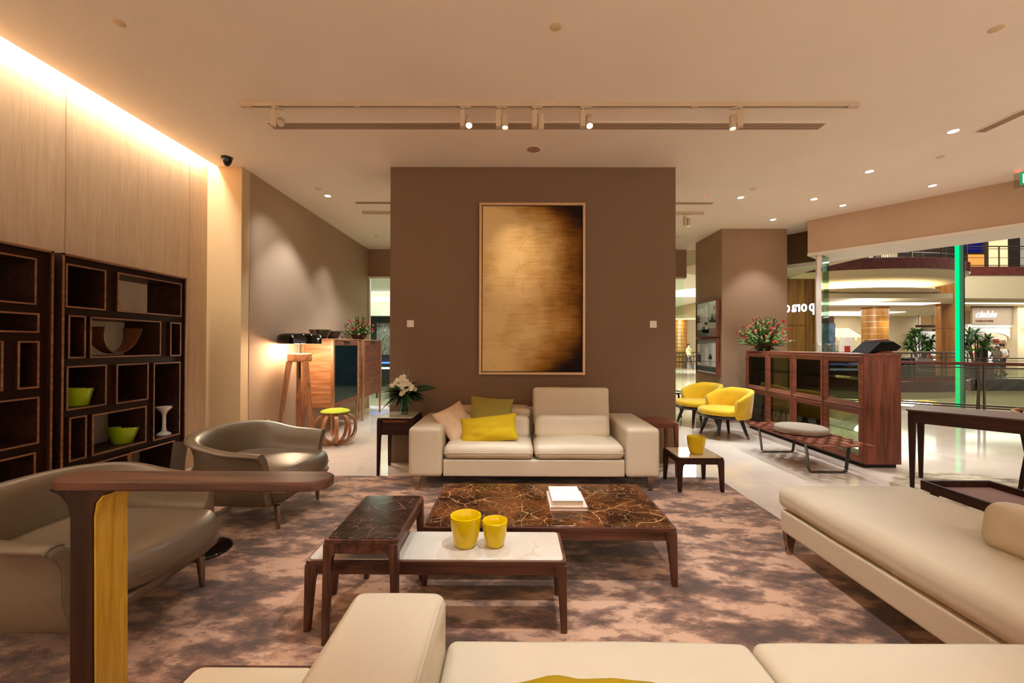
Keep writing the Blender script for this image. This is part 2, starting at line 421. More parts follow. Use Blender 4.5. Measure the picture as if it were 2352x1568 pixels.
# ------------------------------------------------------------------ rug
def rug_mat(name, c1, c2, c3, sc, stretch=(1, 1, 1), k=.5):
    M = bpy.data.materials.new(name); M.use_nodes = True; nt = M.node_tree; N = nt.nodes; L = nt.links; b = N['Principled BSDF']
    b.inputs['Roughness'].default_value = .85; b.inputs['Sheen Weight'].default_value = .35; b.inputs['Sheen Roughness'].default_value = .5
    tc = N.new('ShaderNodeTexCoord'); mp = N.new('ShaderNodeMapping'); mp.inputs['Scale'].default_value = stretch; mp.inputs['Rotation'].default_value = (0, 0, .5)
    L.new(tc.outputs['Object'], mp.inputs[0])
    n = N.new('ShaderNodeTexNoise'); n.inputs['Scale'].default_value = sc; n.inputs['Detail'].default_value = 12; n.inputs['Roughness'].default_value = .70; n.inputs['Distortion'].default_value = .12
    L.new(mp.outputs[0], n.inputs[0])
    n2 = N.new('ShaderNodeTexNoise'); n2.inputs['Scale'].default_value = sc*.35; n2.inputs['Detail'].default_value = 3; L.new(mp.outputs[0], n2.inputs[0])
    ma = N.new('ShaderNodeMath'); ma.operation = 'MULTIPLY_ADD'; ma.inputs[1].default_value = k; L.new(n2.outputs[0], ma.inputs[0]); L.new(n.outputs[0], ma.inputs[2])
    r = N.new('ShaderNodeValToRGB'); e = r.color_ramp.elements; e[0].position = .5+.5*k-.12; e[0].color = lin(c1); e[1].position = .5+.5*k+.09; e[1].color = lin(c3)
    x = e.new(.5+.5*k-.012); x.color = lin(c2)
    L.new(ma.outputs[0], r.inputs[0]); L.new(r.outputs[0], b.inputs['Base Color'])
    n3 = N.new('ShaderNodeTexNoise'); n3.inputs['Scale'].default_value = 90; n3.inputs['Detail'].default_value = 3; L.new(mp.outputs[0], n3.inputs[0])
    bp = N.new('ShaderNodeBump'); bp.inputs['Strength'].default_value = .5; bp.inputs['Distance'].default_value = .01
    L.new(n3.outputs[0], bp.inputs['Height']); L.new(bp.outputs[0], b.inputs['Normal'])
    return M
M_RUG = rug_mat('blotched_viscose_pile', '4b2e20', '7e5641', 'c39677', 5.6, (1, 1.9, 1), .7)
RZ = .012
poly = []
for (cx, cy, a0) in ((1.96, 4.10, 0), (-2.55, 4.10, 90), (-2.55, -.4, 180), (1.96, -.4, 270)):
    poly += [(cx+.02*cos(radians(a0+t)), cy+.02*sin(radians(a0+t))) for t in (0, 45, 90)]
tag(MB().prism(poly, .001, RZ).build('rug', M_RUG, bevel=.003), 'large rectangular brown and pink mottled rug under the sofas and coffee tables', 'rug')
M_RUG2 = rug_mat('ivory_brown_pile', '5c4a34', 'a89272', 'd8c8a8', 4.2, (1, 2.4, 1), .4)
tag(MB().prism([(.93*cos(2*pi*i/64), .93*sin(2*pi*i/64)) for i in range(64)], 0, .009).build('round_rug', M_RUG2, loc=(4.27, 3.40, .001)),
    'round cream and brown mottled rug under the writing desk', 'rug')

# ------------------------------------------------------------------ sofas
def cone_leg(name, parent, x, y, z0, z1, r0, r1, mt, dx=0, dy=0):
    m_ = MB(); m_.hexa([(x+dx-r0, y+dy-r0*.6, z0), (x+dx+r0, y+dy-r0*.6, z0), (x+dx+r0, y+dy+r0*.6, z0), (x+dx-r0, y+dy+r0*.6, z0),
                        (x-r1, y-r1*.6, z1), (x+r1, y-r1*.6, z1), (x+r1, y+r1*.6, z1), (x-r1, y+r1*.6, z1)])
    return m_.build(name, mt, parent, bevel=.004)

# far sofa: x -.92..1.28, front y 3.68 -> back 4.56
sf = thing('leather_sofa', 'cream leather two seater sofa below the big gold painting', 'sofa', (.18, 3.68, 0))
MB().rbox((0, .42, .212), (.80, .40, .073), .012, 6).build('base', M_LEATHER, sf, smooth=True)
M_UNDER = mat('black_underframe', '1a1512', .7)  # plain dark finish for underframe and plinth
B(-1.05, .05, .125, 1.05, .82, .140).build('underframe', M_UNDER, sf)
for sx in (-1, 1):
    a = MB().rbox((sx*.955, .43, .352), (.148, .43, .215), .035, 8, crown=.012).build('arm', M_LEATHER, sf, smooth=True, angle=80)
    xi = sx*(.955-.148+.012)
    MB().tube([(xi, .012, .15), (xi, .006, .50), (xi, .03, .555), (xi+sx*.01, .10, .566), (xi+sx*.01, .80, .566)], .0042, 6).build('piping', M_LEATHER, a, smooth=True)
for sx in (-1, 1):
    MB().rbox((sx*.402, .33, .352), (.398, .33, .062), .055, 8, crown=.028, wob=.007, wf=4, seed=sx*3+5).build('seat_cushion', M_LEATHER, sf, smooth=True, angle=80)
    MB().tube([(sx*.402-.39, -.004, .352), (sx*.402+.39, -.004, .352)], .003, 6).build('piping', M_LEATHER, sf, smooth=True)
for sx in (-1, 1):   # lumbar cushions
    m_ = MB().rbox((0, 0, 0), (.36, .07, .115), .06, 6, wob=.006, wf=5, seed=sx+9)
    m_.xf(Matrix.Translation((sx*.385, .39, .505)) @ Matrix.Rotation(radians(-12), 4, 'X'))
    m_.build('lumbar_cushion', M_LEATHER, sf, smooth=True, angle=80)
MB().rbox((0, .77, .40), (.80, .085, .24), .05, 6).build('backrest', M_LEATHER, sf, smooth=True, angle=80)
m_ = MB().rbox((0, 0, 0), (.385, .05, .19), .035, 7, wob=.005, wf=4, seed=2); m_.xf(Matrix.Translation((.40, .60, .675)) @ Matrix.Rotation(radians(-6), 4, 'X'))
m_.build('raised_headrest', M_LEATHER, sf, smooth=True, angle=80)
m_ = MB().rbox((0, 0, 0), (.385, .15, .05), .04, 7, wob=.005, wf=4, seed=4); m_.xf(Matrix.Translation((-.40, .64, .615)))
m_.build('folded_headrest', M_LEATHER, sf, smooth=True, angle=80)
for sx in (-1, 1):
    for y in (.05, .80): cone_leg('leg', sf, sx*1.03, y, RZ if y < .3 else 0, .135, .016, .034, M_CHROME, sx*.0, 0)

# cushions on it
def pillow_obj(name, w, d, t, loc, rot, mt, label, seed=0, group=None, wob=.006):
    m_ = MB().pillow(w, d, t, 20, wob, seed)
    o = m_.build(name, mt, smooth=True, angle=80); o.location = loc
    o.rotation_euler = rot; tag(o, label, 'cushion', group); return o
po = pillow_obj('throw_pillow', .37, .37, .13, (0, 0, 0), (0, 0, 0), M_LINEN, 'cream fabric cushion slumped against the left arm of the far sofa', 1)
uu = Vector((.22, -.08, -.28)).normalized(); vv = Vector((.26, .20, -.03)); vv = (vv-uu*vv.dot(uu)).normalized()
mw = Matrix((vv, -uu, vv.cross(-uu))).transposed().to_4x4(); mw.translation = (-.535, 3.99, .555); po.matrix_world = mw
pillow_obj('throw_pillow', .42, .36, .13, (-.22, 4.04, .62), (radians(66), radians(4), radians(-3)), M_OLIVE, 'olive green cushion behind the mustard one on the far sofa', 2)
pillow_obj('throw_pillow', .53, .26, .12, (-.225, 3.86, .525), (radians(58), radians(-7), radians(-2)), M_YELP, 'mustard yellow oblong cushion lying on the far sofa seat', 3)

# near sofa in the foreground, facing away from the viewer
ns = thing('leather_sofa', 'cream leather sofa in the foreground with a broad padded arm', 'sofa', (.55, 1.25, 0))
MB().rbox((.11, -.48, .212), (.86, .47, .073), .012, 6).build('base', M_LEATHER, ns, smooth=True)
a = MB().rbox((-.882, -.48, .357), (.137, .485, .215), .035, 9, crown=.014).build('arm', M_LEATHER, ns, smooth=True, angle=80)
xr = -.882+.137-.010
MB().tube([(xr, .002, .15), (xr, -.003, .515), (xr, -.03, .562), (xr, -.10, .574), (xr, -.90, .574)], .0030, 6).build('piping', M_LEATHER, a, smooth=True)
for k in range(2):
    MB().rbox((-.302+k*.895, -.42, .352), (.4445, .43, .074), .030, 9, crown=.014, wob=.006, wf=3.5, seed=20+k*4).build('seat_cushion', M_LEATHER, ns, smooth=True, angle=80)
MB().rbox((.11, -.90, .40), (.86, .07, .24), .05, 5).build('backrest', M_LEATHER, ns, smooth=True, angle=80)
for x in (-.95, .92):
    for y in (-.05, -.90): cone_leg('leg', ns, x, y, RZ, .145, .016, .034, M_CHROME)
pillow_obj('throw_pillow', .40, .30, .13, (.11, .83, .527), (radians(-66), 0, radians(4)), M_YELP, 'mustard yellow cushion just showing at the bottom edge on the foreground sofa', 8)

# right-hand sofa (long chaise end pointing away)
rs = thing('leather_sofa', 'long cream leather chaise sofa along the right side of the rug', 'sofa', (1.66, 2.66, 0))
MB().rbox((.42, -.90, .212), (.41, .885, .068), .014, 8).build('base', M_LEATHER, rs, smooth=True)
MB().rbox((.42, -.90, .353), (.425, .91, .070), .055, 12, crown=.014, wob=.009, wf=3.0, seed=31).build('seat_cushion', M_LEATHER, rs, smooth=True, angle=80)
for k, (yc, hh) in enumerate(((-1.17, .40),)):
    m_ = MB().rbox((0, 0, 0), (.09, hh, .105), .07, 8, wob=.010, wf=4.5, seed=41+k); m_.xf(Matrix.Translation((.48, yc, .515)) @ Matrix.Rotation(radians(8), 4, 'Y'))
    m_.build('lumbar_cushion', M_LEATHER, rs, smooth=True, angle=80)
m_ = MB().rbox((.70, -1.20, .50), (.14, .42, .10), .06, 8, wob=.006, wf=4, seed=45); m_.build('folded_headrest', M_LEATHER, rs, smooth=True, angle=80)
MB().rbox((.78, -1.20, .36), (.06, .43, .15), .04, 6).build('backrest', M_LEATHER, rs, smooth=True, angle=80)
for x in (.045, .79):
    for y in (-.05, -1.72): cone_leg('leg', rs, x, y, RZ if x < .3 else 0.0, .15, .016, .034, M_CHROME)

# tray table behind the chaise
tt = thing('tray_table', 'dark wooden tray table with leather lined top behind the chaise', 'tray table', (2.54, 1.85, 0))
m_ = MB(); m_.box(0, 0, .405, .43, .02, .462); m_.box(0, .77, .405, .43, .79, .462); m_.box(0, .02, .405, .02, .77, .462); m_.box(.41, .02, .405, .43, .77, .462)
m_.build('rim', M_WALD('y'), tt, bevel=.003)
B(.02, .02, .410, .41, .77, .425).build('leather_lining', mat('mauve_brown_leather', '8a6a60', .7, bump=.2, bscale=200), tt)
for x in (.03, .37):
    for y in (.03, .73): B(x, y, 0, x+.03, y+.03, .405).build('leg', M_WALD('z'), tt, bevel=.003)

# ------------------------------------------------------------------ low tables
def table(name, label, loc, w, d, h, top, apron=.07, leg=.05, legb=.026, tt_=.022, wd=M_WAL, cat='table', rim=.016, mt_leg=None, drawer=False, splay=0., z0=0):
    t = thing(name, label, cat, loc)
    r = .02; pl = []
    x0, x1, y0, y1 = rim*.8, w-rim*.8, rim*.8, d-rim*.8
    for (cx, cy, a0) in ((x1-r, y1-r, 0), (x0+r, y1-r, 90), (x0+r, y0+r, 180), (x1-r, y0+r, 270)):
        pl += [(cx+r*cos(radians(a0+q)), cy+r*sin(radians(a0+q))) for q in (0, 30, 60, 90)]
    MB().prism(pl, h-tt_, h).build('tabletop', top, t, bevel=.004)
    m_ = MB(); hb = h-tt_-.001; e = .006
    m_.box(leg*.9, e, h-apron, w-leg*.9, e+.018, hb); m_.box(leg*.9, d-e-.018, h-apron, w-leg*.9, d-e, hb)
    m_.box(e, leg*.9, h-apron, e+.018, d-leg*.9, hb); m_.box(w-e-.018, leg*.9, h-apron, w-e, d-leg*.9, hb)
    m_.build('apron', wd('x' if w > d else 'y'), t, bevel=.002)
    # thin rim round the slab
    m_ = MB(); po = []; pi_ = []
    for (cx, cy, a0) in ((w-r, d-r, 0), (r, d-r, 90), (r, r, 180), (w-r, r, 270)):
        po += [(cx+r*cos(radians(a0+q)), cy+r*sin(radians(a0+q))) for q in (0, 30, 60, 90)]
    zz = (h-tt_-.001, h-.006)
    m_.rings([[(p[0], p[1], zz[0]) for p in pl], [(p[0], p[1], zz[0]) for p in po], [(p[0], p[1], zz[1]) for p in po], [(p[0], p[1], zz[1]) for p in pl]], False, False)
    m_.build('rim', wd('x' if w > d else 'y'), t, smooth=True, angle=50)
    for sx in (0, 1):
        for sy in (0, 1):
            fx = (lambda a: a) if sx == 0 else (lambda a: w-a); fy = (lambda a: a) if sy == 0 else (lambda a: d-a)
            m_ = MB()
            rg = []
            for z, q in ((z0, legb), (h-apron-.035, leg*.80), (h-apron-.010, leg*.88), (h-apron+.004, leg*1.12 if not drawer else leg), (hb, leg*1.12 if not drawer else leg)):
                o_ = -splay*(1-z/h)
                a_, b_ = fx(o_), fx(o_+q); c_, d_ = fy(o_), fy(o_+q)
                rr = [(a_, c_, z), (b_, c_, z), (b_, d_, z), (a_, d_, z)]
                rg.append(rr)
            m_.rings(rg); m_.build('leg', wd('z'), t, bevel=.004)
    return t
ct = table('coffee_table', 'low wide coffee table with brown veined marble top and books on it', (-.485, 2.25, RZ), 1.36, .71, .316, M_EMP, .075, .055, .028, splay=.004)
wt = table('coffee_table', 'long narrow low table with white stone top holding two yellow pots', (-.935, 1.885, RZ), 1.175, .305, .322, M_WMAR, .068, .05, .027, splay=.003)
dt = table('side_table', 'small dark marble topped table straddling the white topped one', (-.815, 1.80, RZ), .32, .53, .456, M_EMPD, .068, .045, .025, splay=.004)
lt = table('side_table', 'low square walnut side table with beige top holding a yellow pot', (1.445, 3.685, RZ), .40, .39, .304, mat('beige_stone', 'd2b48f', .12, vary=.04, vscale=6), .062, .05, .028, wd=M_WALD)
rt = table('side_table', 'tall reddish wooden side table behind the right arm of the far sofa', (1.305, 4.13, 0), .315, .31, .54, M_WALR('x'), .055, .045, .026, wd=M_WALR)
lt2 = table('side_table', 'tall walnut side table with drawer and white marble top holding the vase', (-1.345, 4.13, 0), .36, .40, .577, marble('grey_veined_marble', 'cfc0ab', 'e0d3c0', '7c6a58', 5, .12, .02, .4), .17, .045, .026, wd=M_WALD, drawer=True)
dr = B(.05, -.0035, .415, .31, .012, .535).build('drawer', M_WALD('x'), lt2, bevel=.002)
MB().prism([(0, 0), (.26, 0), (.235, .018), (.025, .018)], 0, .004).build('handle', M_WALR('x'), dr, label='narrow lighter pull lip')
h_ = [c for c in dr.children][0]; h_.rotation_euler = (radians(-90), 0, 0); h_.location = (.05, -.006, .551)
ft = table('side_table', 'small cream topped table at the bottom edge beside the foreground sofa arm', (-.84, .72, RZ), .335, .40, .44, mat('cream_stone', 'e0d2b4', .3, vary=.03, vscale=3), .06, .045, .026)

# ------------------------------------------------------------------ yellow pots
def pot(loc, r, h, label, group='yellow ceramic pots on the low tables'):
    m_ = MB(); w = r*.07
    prof = [(0.001, 0.0), (r*.60, 0), (r*.67, h*.02), (r*.76, h*.14), (r*.88, h*.38), (r*.96, h*.65), (r, h*.92), (r, h*.99), (r-w*.5, h), (r-w, h*.985), (r*.93-w, h*.6), (r*.84-w, h*.3), (r*.7-w, h*.08), (.001, h*.06)]
    m_.lathe(prof, n=40); o = m_.build('ceramic_pot', M_YEL, smooth=True, angle=60); o.location = loc
    return tag(o, label, 'pot', group)
pot((-.229, 2.03, RZ+.3225), .0735, .146, 'larger of the two yellow pots on the white topped table')
pot((-.088, 2.03, RZ+.3225), .060, .122, 'smaller of the two yellow pots on the white topped table')
pot((1.66, 3.83, .3165), .079, .155, 'yellow pot alone on the low side table right of the far sofa')

# ------------------------------------------------------------------ books
def book(name, x0, y0, z0, x1, y1, z1, cover, label, rot=0):
    t = thing(name, label, 'book', ((x0+x1)/2, (y0+y1)/2, z0), rot); hx = (x1-x0)/2; hy = (y1-y0)/2; H = z1-z0; c = .0025
    m_ = MB(); m_.box(-hx, -hy, 0, hx, hy, c); m_.box(-hx, -hy, H-c, hx, hy, H); m_.box(-hx, -hy, c, -hx+c, hy, H-c)
    m_.build('cover', cover, t)
    B(-hx+c, -hy+.003, c, hx-.003, hy-.003, H-c).build('page_block', mat('paper', 'cdb596', .9), t)
    return t
zb = RZ+.317
bk = book('book', .215, 2.465, zb, .435, 2.735, zb+.022, mat('pink_print', 'e3c0b2', .5, vary=.25, vscale=22), 'wider pink patterned book at the bottom of the pile on the marble table')
bk2 = book('book', .228, 2.475, zb+.0225, .412, 2.725, zb+.056, mat('white_cover', 'efe4d4', .5), 'thick white book on top of the pile on the marble table', .01)
m_ = MB()
for k in range(4): m_.box(-.075+k*.009, .10, .0336, -.070+k*.009, .106, .0339)
m_.box(-.070, .070, .0336, -.045, .073, .0339); m_.box(-.05, .045, .0336, -.02, .049, .0339); m_.box(-.035, .037, .0336, -.005, .040, .0339)
m_.build('cover_print', mat('grey_print', 'a38f7a', .8), bk2)

# ------------------------------------------------------------------ taupe armchairs
def armchair():
    t = thing('leather_armchair', 'x', 'armchair', (0, 0, 0))
    # plan path (outer line): faces +x
    pts = []; ax, ay, xb = .30, .40, -.09
    n1 = 7
    for i in range(n1): pts.append((ax-(ax-xb)*i/n1, -ay, 0, -1))
    n2 = 26
    for i in range(n2+1):
        a = -pi/2-pi*i/n2; ex = .225; px = xb+ex*(abs(cos(a))**.95)*(1 if cos(a) > 0 else -1); py = ay*(abs(sin(a))**.95)*(1 if sin(a) > 0 else -1)
        nv = Vector((cos(a)/ex*abs(cos(a))**.3, sin(a)/ay, 0)).normalized(); pts.append((px, py, nv.x, nv.y))
    for i in range(1, n1+1): pts.append((xb+(ax-xb)*i/n1, ay, 0, 1))
    def cat(P_, k=3):
        o_ = []; n_ = len(P_)
        for i_ in range(n_-1):
            p0, p1, p2, p3 = (Vector(P_[max(i_-1, 0)]), Vector(P_[i_]), Vector(P_[i_+1]), Vector(P_[min(i_+2, n_-1)]))
            for q in range(k):
                t_ = q/k; o_.append(tuple(.5*((2*p1)+(p2-p0)*t_+(2*p0-5*p1+4*p2-p3)*t_*t_+(3*p1-p0-3*p2+p3)*t_**3)))
        o_.append(tuple(P_[-1])); return o_
    rg = []; ends = []
    def secat(x, ar):
        f = max(0, min(1, (xb+.22-x)/.50)); f = f*f*(3-2*f)
        h = .572+.093*f; g = max(0, (x-.05)/.25); h -= .015*g*g
        fl = 1+.35*(1-f)*max(0, min(1, (ax+.05-x)/.2))
        return cat([(-.15, .165), (-.07, .180), (-.03, .225), (0, .33), (.004, h*.80), (.030*fl, h-.035), (.052*fl, h-.018), (.052*fl, h-.004), (.028, h+.004), (-.008, h-.006), (-.040, h-.05), (-.066, h*.78), (-.09, .40), (-.10, .25)])
    for (x, y, nx, ny) in pts: rg.append([(x+nx*o_, y+ny*o_, z) for o_, z in secat(x, 1)])
    for end, sgn in ((0, -1), (1, 1)):
        sec = secat(ax, 1); cx = sum(q[0] for q in sec)/len(sec); cz_ = sum(q[1] for q in sec)/len(sec)
        extra = [[(ax+dx, sgn*(ay+cx+(o_-cx)*k_), cz_+(z-cz_)*k_) for o_, z in sec] for dx, k_ in ((.008, .985), (.014, .95), (.016, .80))]
        rg = (list(reversed(extra))+rg) if end == 0 else rg+extra
    m_ = MB(); m_.rings(rg, True, True, True)
    sh = m_.build('shell', M_LEATHER2, t, smooth=True, angle=75)
    for sgn in (-1, 1):
        sec = secat(ax, 1)[4:28]
        MB().tube([(ax+.008, sgn*(ay+o_+.001), z) for o_, z in sec], .0045, 6).build('piping', M_LEATHER2, sh, smooth=True)
    # belly below the seat
    rg = []
    for z, k, kx in ((.165, .80, .0), (.19, .90, .06), (.245, .965, .12), (.285, .98, .14)):
        rg.append([(x, y, z) for x, y in ([(.26+kx, -.335*k), (.30+kx, -.28*k), (.30+kx, .28*k), (.26+kx, .335*k), (-.30, .30*k), (-.36, .2*k), (-.36, -.2*k), (-.30, -.30*k)])])
    MB().rings(rg).build('seat_base', M_LEATHER2, t, smooth=True, angle=50, bevel=.01)
    c = MB().rbox((.06, 0, .355), (.43, .305, .070), .062, 9, crown=.025, wob=.006, wf=3, seed=12)
    for i, v in enumerate(c.v):   # round the front corners
        x, y, z = v
        if x > .2: k = (x-.2)/.3; c.v[i] = (x-.10*k*(abs(y)/.305)**3, y, z)
        if x < -.1: k = (-.1-x)/.3; c.v[i] = (x, y*(1-.35*k), z)
    c.build('seat_cushion', M_LEATHER2, t, smooth=True, angle=80)
    MB().tube([(.455, -.24, .35), (.484, -.12, .352), (.492, 0, .352), (.484, .12, .352), (.455, .24, .35)], .003, 6).build('seam', M_LEATHER2, t, smooth=True)
    for x, y in ((.33, -.275), (.33, .275), (-.30, -.23), (-.30, .23)):
        m_ = MB(); dx = .012 if x > 0 else -.012
        m_.rings([[(x+dx+.010*cos(q)*1.3, y+.010*sin(q), RZ) for q in [k*pi/4 for k in range(8)]], [(x+.021*cos(q)*1.2, y+.017*sin(q), .175) for q in [k*pi/4 for k in range(8)]]])
        m_.build('leg', M_CHROME, t, smooth=True, angle=60)
    return t
ac = armchair(); ac['group'] = 'pair of leather armchairs along the left'
ac.location = (-1.97, 3.22, 0); ac.rotation_euler = (0, 0, radians(-2)); ac['label'] = 'far taupe leather armchair with rolled arms near the floor lamp'
copy_thing(ac, (-1.985, 1.95, 0), radians(1), 'near taupe leather armchair partly behind the raised walnut board')
# price card hanging behind the far armchair
o = B(-.04, -.003, -.10, .04, .003, .10).build('hanging_card', mat('taupe_card', '5b4c3f', .6)); o.location = (-2.285, 2.865, .53); o.rotation_euler = (radians(4), radians(5), radians(38))
tag(o, 'dark brown tag card hanging at the back of the far leather armchair', 'tag')
m_ = MB(); m_.lathe([(.001, .0), (.152, 0), (.156, .006), (.15, .016), (.14, .018), (.001, .018)], n=48)
o = m_.build('floor_plate', mat('gloss_black', '0c0a08', .08), smooth=True, angle=50); o.location = (-1.93, 2.62, RZ); tag(o, 'round glossy black plate on the rug between the two leather armchairs', 'plate')

# ------------------------------------------------------------------ walnut board stand in the foreground
cs = thing('console_stand', 'raised walnut board with rounded ends on a broad leg in the foreground', 'console', (-1.355, 1.20, 0))
Lb, Db = .815, .112; pl = []
for (cx, cy, a0) in ((Lb-.056, .056, -90), (.056, .056, 90)):
    pl += [(cx+.056*cos(radians(a0+q))*1.0, cy+.056*sin(radians(a0+q))) for q in range(0, 181, 15)]
MB().prism(pl, .876, .904).build('top_board', M_WAL('x'), cs, bevel=.006, bseg=3)
# broad leg, flaring into the board, light on its inner side painted gold
def leg_prof(): return [(.09, .012), (.088, .3), (.084, .80), (.076, .835), (.055, .862), (.02, .878)], [(.158, .012), (.152, .3), (.146, .80), (.152, .84), (.170, .862), (.20, .878)]
lp, rp = leg_prof()
m_ = MB(); rg = [[(a[0], .004, a[1]), (b_[0], .004, b_[1]), (b_[0], .108, b_[1]), (a[0], .108, a[1])] for a, b_ in zip(lp, rp)]
m_.rings(rg); m_.build('leg', M_WALD('z'), cs, smooth=True, angle=50)  # darker walnut paints the shaded front of the leg
m_ = MB(); m_.rings([[(b_[0]+.0005, .010, b_[1]), (b_[0]+.006, .010, b_[1]), (b_[0]+.006, .1085, b_[1]), (b_[0]+.0005, .1085, b_[1])] for b_ in rp[:5]])
m_.build('lit_inner_side', wood('lit_gold_side', 'e2b444', 'c0902c', 'z', .3, 2.), cs, label='painted golden light on the inner side of the leg')
MB().prism([(.06, .0), (.70, .0), (.74, .03), (.74, .08), (.70, .112), (.06, .112)], RZ, RZ+.02).build('foot', M_WAL('x'), cs, bevel=.004)

# ------------------------------------------------------------------ bookcases
def bookcase(y0, y1, rects, label, fx=-3.04, dep=.31, zt=1.91):
    t = thing('bookcase', label, 'bookcase', (fx, y0, 0)); w = y1-y0; e = .018
    m_ = MB()
    m_.box(-dep, 0, 0, 0, e, zt); m_.box(-dep, w-e, 0, 0, w, zt); m_.box(-dep, e, zt-e, 0, w-e, zt); m_.box(-dep, e, 0, 0, w-e, .05)
    m_.build('case', M_WALD('z'), t, bevel=.001)
    EM = wood('lit_shelf_edge', '9a6a48', '6f452c', 'y', .5, 1.2)  # lighter wood paints the light caught by the front edges
    m_ = MB(); q = .0012
    m_.box(0, 0, 0, q, e*.8, zt); m_.box(0, w-e*.8, 0, q, w, zt); m_.box(0, 0, zt-e*.8, q, w, zt); m_.build('lit_edge', EM, t)
    # dark infill between the boxes
    xs = sorted({e, w-e}|{v for r in rects for v in (r[0]-y0, r[2]-y0)}); zs = sorted({.05, zt-e}|{v for r in rects for v in (r[1], r[3])})
    m_ = MB()
    for i in range(len(xs)-1):
        for j in range(len(zs)-1):
            cx = (xs[i]+xs[i+1])/2+y0; cz = (zs[j]+zs[j+1])/2
            if not any(r[0] < cx < r[2] and r[1] < cz < r[3] for r in rects) and xs[i] >= e-.001 and xs[i+1] <= w-e+.001:
                m_.box(-dep, xs[i], zs[j], -.022, xs[i+1], zs[j+1])
    m_.build('infill', mat('dark_infill', '2a150d', .6, spec=.12), t)
    for r in rects:
        a, b_, c, d = r[0]-y0, r[1], r[2]-y0, r[3]; k = .011
        m_ = MB(); m_.box(-dep, a, b_, -.004, a+k, d); m_.box(-dep, c-k, b_, -.004, c, d); m_.box(-dep, a+k, b_, -.004, c-k, b_+k); m_.box(-dep, a+k, d-k, -.004, c-k, d)
        bx = m_.build('compartment', M_WALD('y'), t)
        m_ = MB(); m_.box(-.004, a, b_, -.001, a+k, d); m_.box(-.004, c-k, b_, -.001, c, d); m_.box(-.004, a+k, b_, -.001, c-k, b_+k); m_.box(-.004, a+k, d-k, -.001, c-k, d)
        m_.build('lit_edge', EM, bx)
        if (c-a) < .36:      # the narrow compartments have a back
            B(-dep, a+k, b_+k, -dep+.006, c-k, d-k).build('back_panel', mat('dark_infill', '2a150d', .6, spec=.12), bx)
    return t
R2 = [(2.838, 1.545, 3.12, 1.845), (3.21, 1.545, 3.833, 1.848), (2.857, 1.195, 2.975, 1.495), (3.005, 1.195, 3.611, 1.492), (3.71, 1.188, 3.83, 1.49),
      (2.849, .84, 3.131, 1.143), (3.208, .835, 3.491, 1.14), (3.541, .475, 3.826, 1.135), (2.869, .485, 2.988, .79), (3.026, .485, 3.475, .785), (2.87, .10, 3.319, .432), (3.325, .10, 3.77, .434)]
bookcase(2.813, 3.888, R2, 'dark walnut bookcase nearer the corner holding the green bowls')
R1 = [(2.30, 1.545, 2.674, 1.842), (1.80, 1.545, 2.22, 1.842), (2.20, 1.366, 2.692, 1.492), (1.76, 1.195, 2.12, 1.492), (2.22, 1.013, 2.503, 1.314), (2.576, 1.013, 2.694, 1.314),
      (1.76, .84, 2.10, 1.14), (2.28, .656, 2.697, .957), (1.80, .30, 2.2, .60), (2.26, .30, 2.68, .605)]
bookcase(1.70, 2.772, R1, 'dark walnut bookcase at the left edge beside its twin', -3.052)

# things in the bookcase
def bowl(loc, r, h, mt, label, slant=.02, rb=.7, group=None, thk=.006, name='bowl'):
    m_ = MB(); prof = [(.001, 0), (r*rb, 0), (r*(rb+.08), h*.1), (r, h), (r-thk, h), (r*(rb+.04)-thk, h*.12), (.001, h*.08)]
    m_.lathe(prof, n=36)
    for i, v in enumerate(m_.v):
        if v[2] > h*.8: m_.v[i] = (v[0], v[1], v[2]+slant*(-v[1]/r))
    o = m_.build(name, mt, smooth=True, angle=50); o.location = loc; return tag(o, label, 'bowl', group)
M_LIME = mat('lime_glaze', 'a3bd1c', .2)
bowl((-3.17, 3.03, .8515), .098, .125, M_LIME, 'green bowl in the middle left compartment of the bookcase', .006, .68, 'lime green bowls in the bookcase')
bowl((-3.17, 3.40, .4965), .105, .125, M_LIME, 'green bowl in the wide lower compartment of the bookcase', .012, .6, 'lime green bowls in the bookcase')
m_ = MB(); m_.lathe([(.001, 0), (.055, 0), (.050, .012), (.022, .03), (.015, .07), (.015, .17), (.024, .20), (.056, .235), (.060, .250), (.050, .246), (.02, .215), (.001, .21)], n=28)
o = m_.build('goblet', mat('white_glaze', 'e8ddd0', .4), smooth=True); o.location = (-3.13, 3.755, .4865); tag(o, 'white tall stemmed cup in the bookcase', 'goblet')
m_ = MB(); pa = [(-3.17, 3.35-.160*cos(radians(t)), 1.2065+.208-.198*sin(radians(t))) for t in range(0, 181, 12)]
rg = []
for i, p in enumerate(pa):
    t = i/(len(pa)-1); w = .035+.045*abs(2*t-1)**1.5
    rg.append([(p[0]-w, p[1], p[2]), (p[0]+w, p[1], p[2]), (p[0]+w, p[1]+.004-.008*t, p[2]+.010), (p[0]-w, p[1]+.004-.008*t, p[2]+.010)])
m_.rings(rg); o = m_.build('curved_basket', mat('brown_leather_bowl', '6e3f26', .45), smooth=True, angle=50); o.location = (0, -.03, .002)
tag(o, 'brown curved cradle shaped bowl in the wide upper compartment of the bookcase', 'bowl')

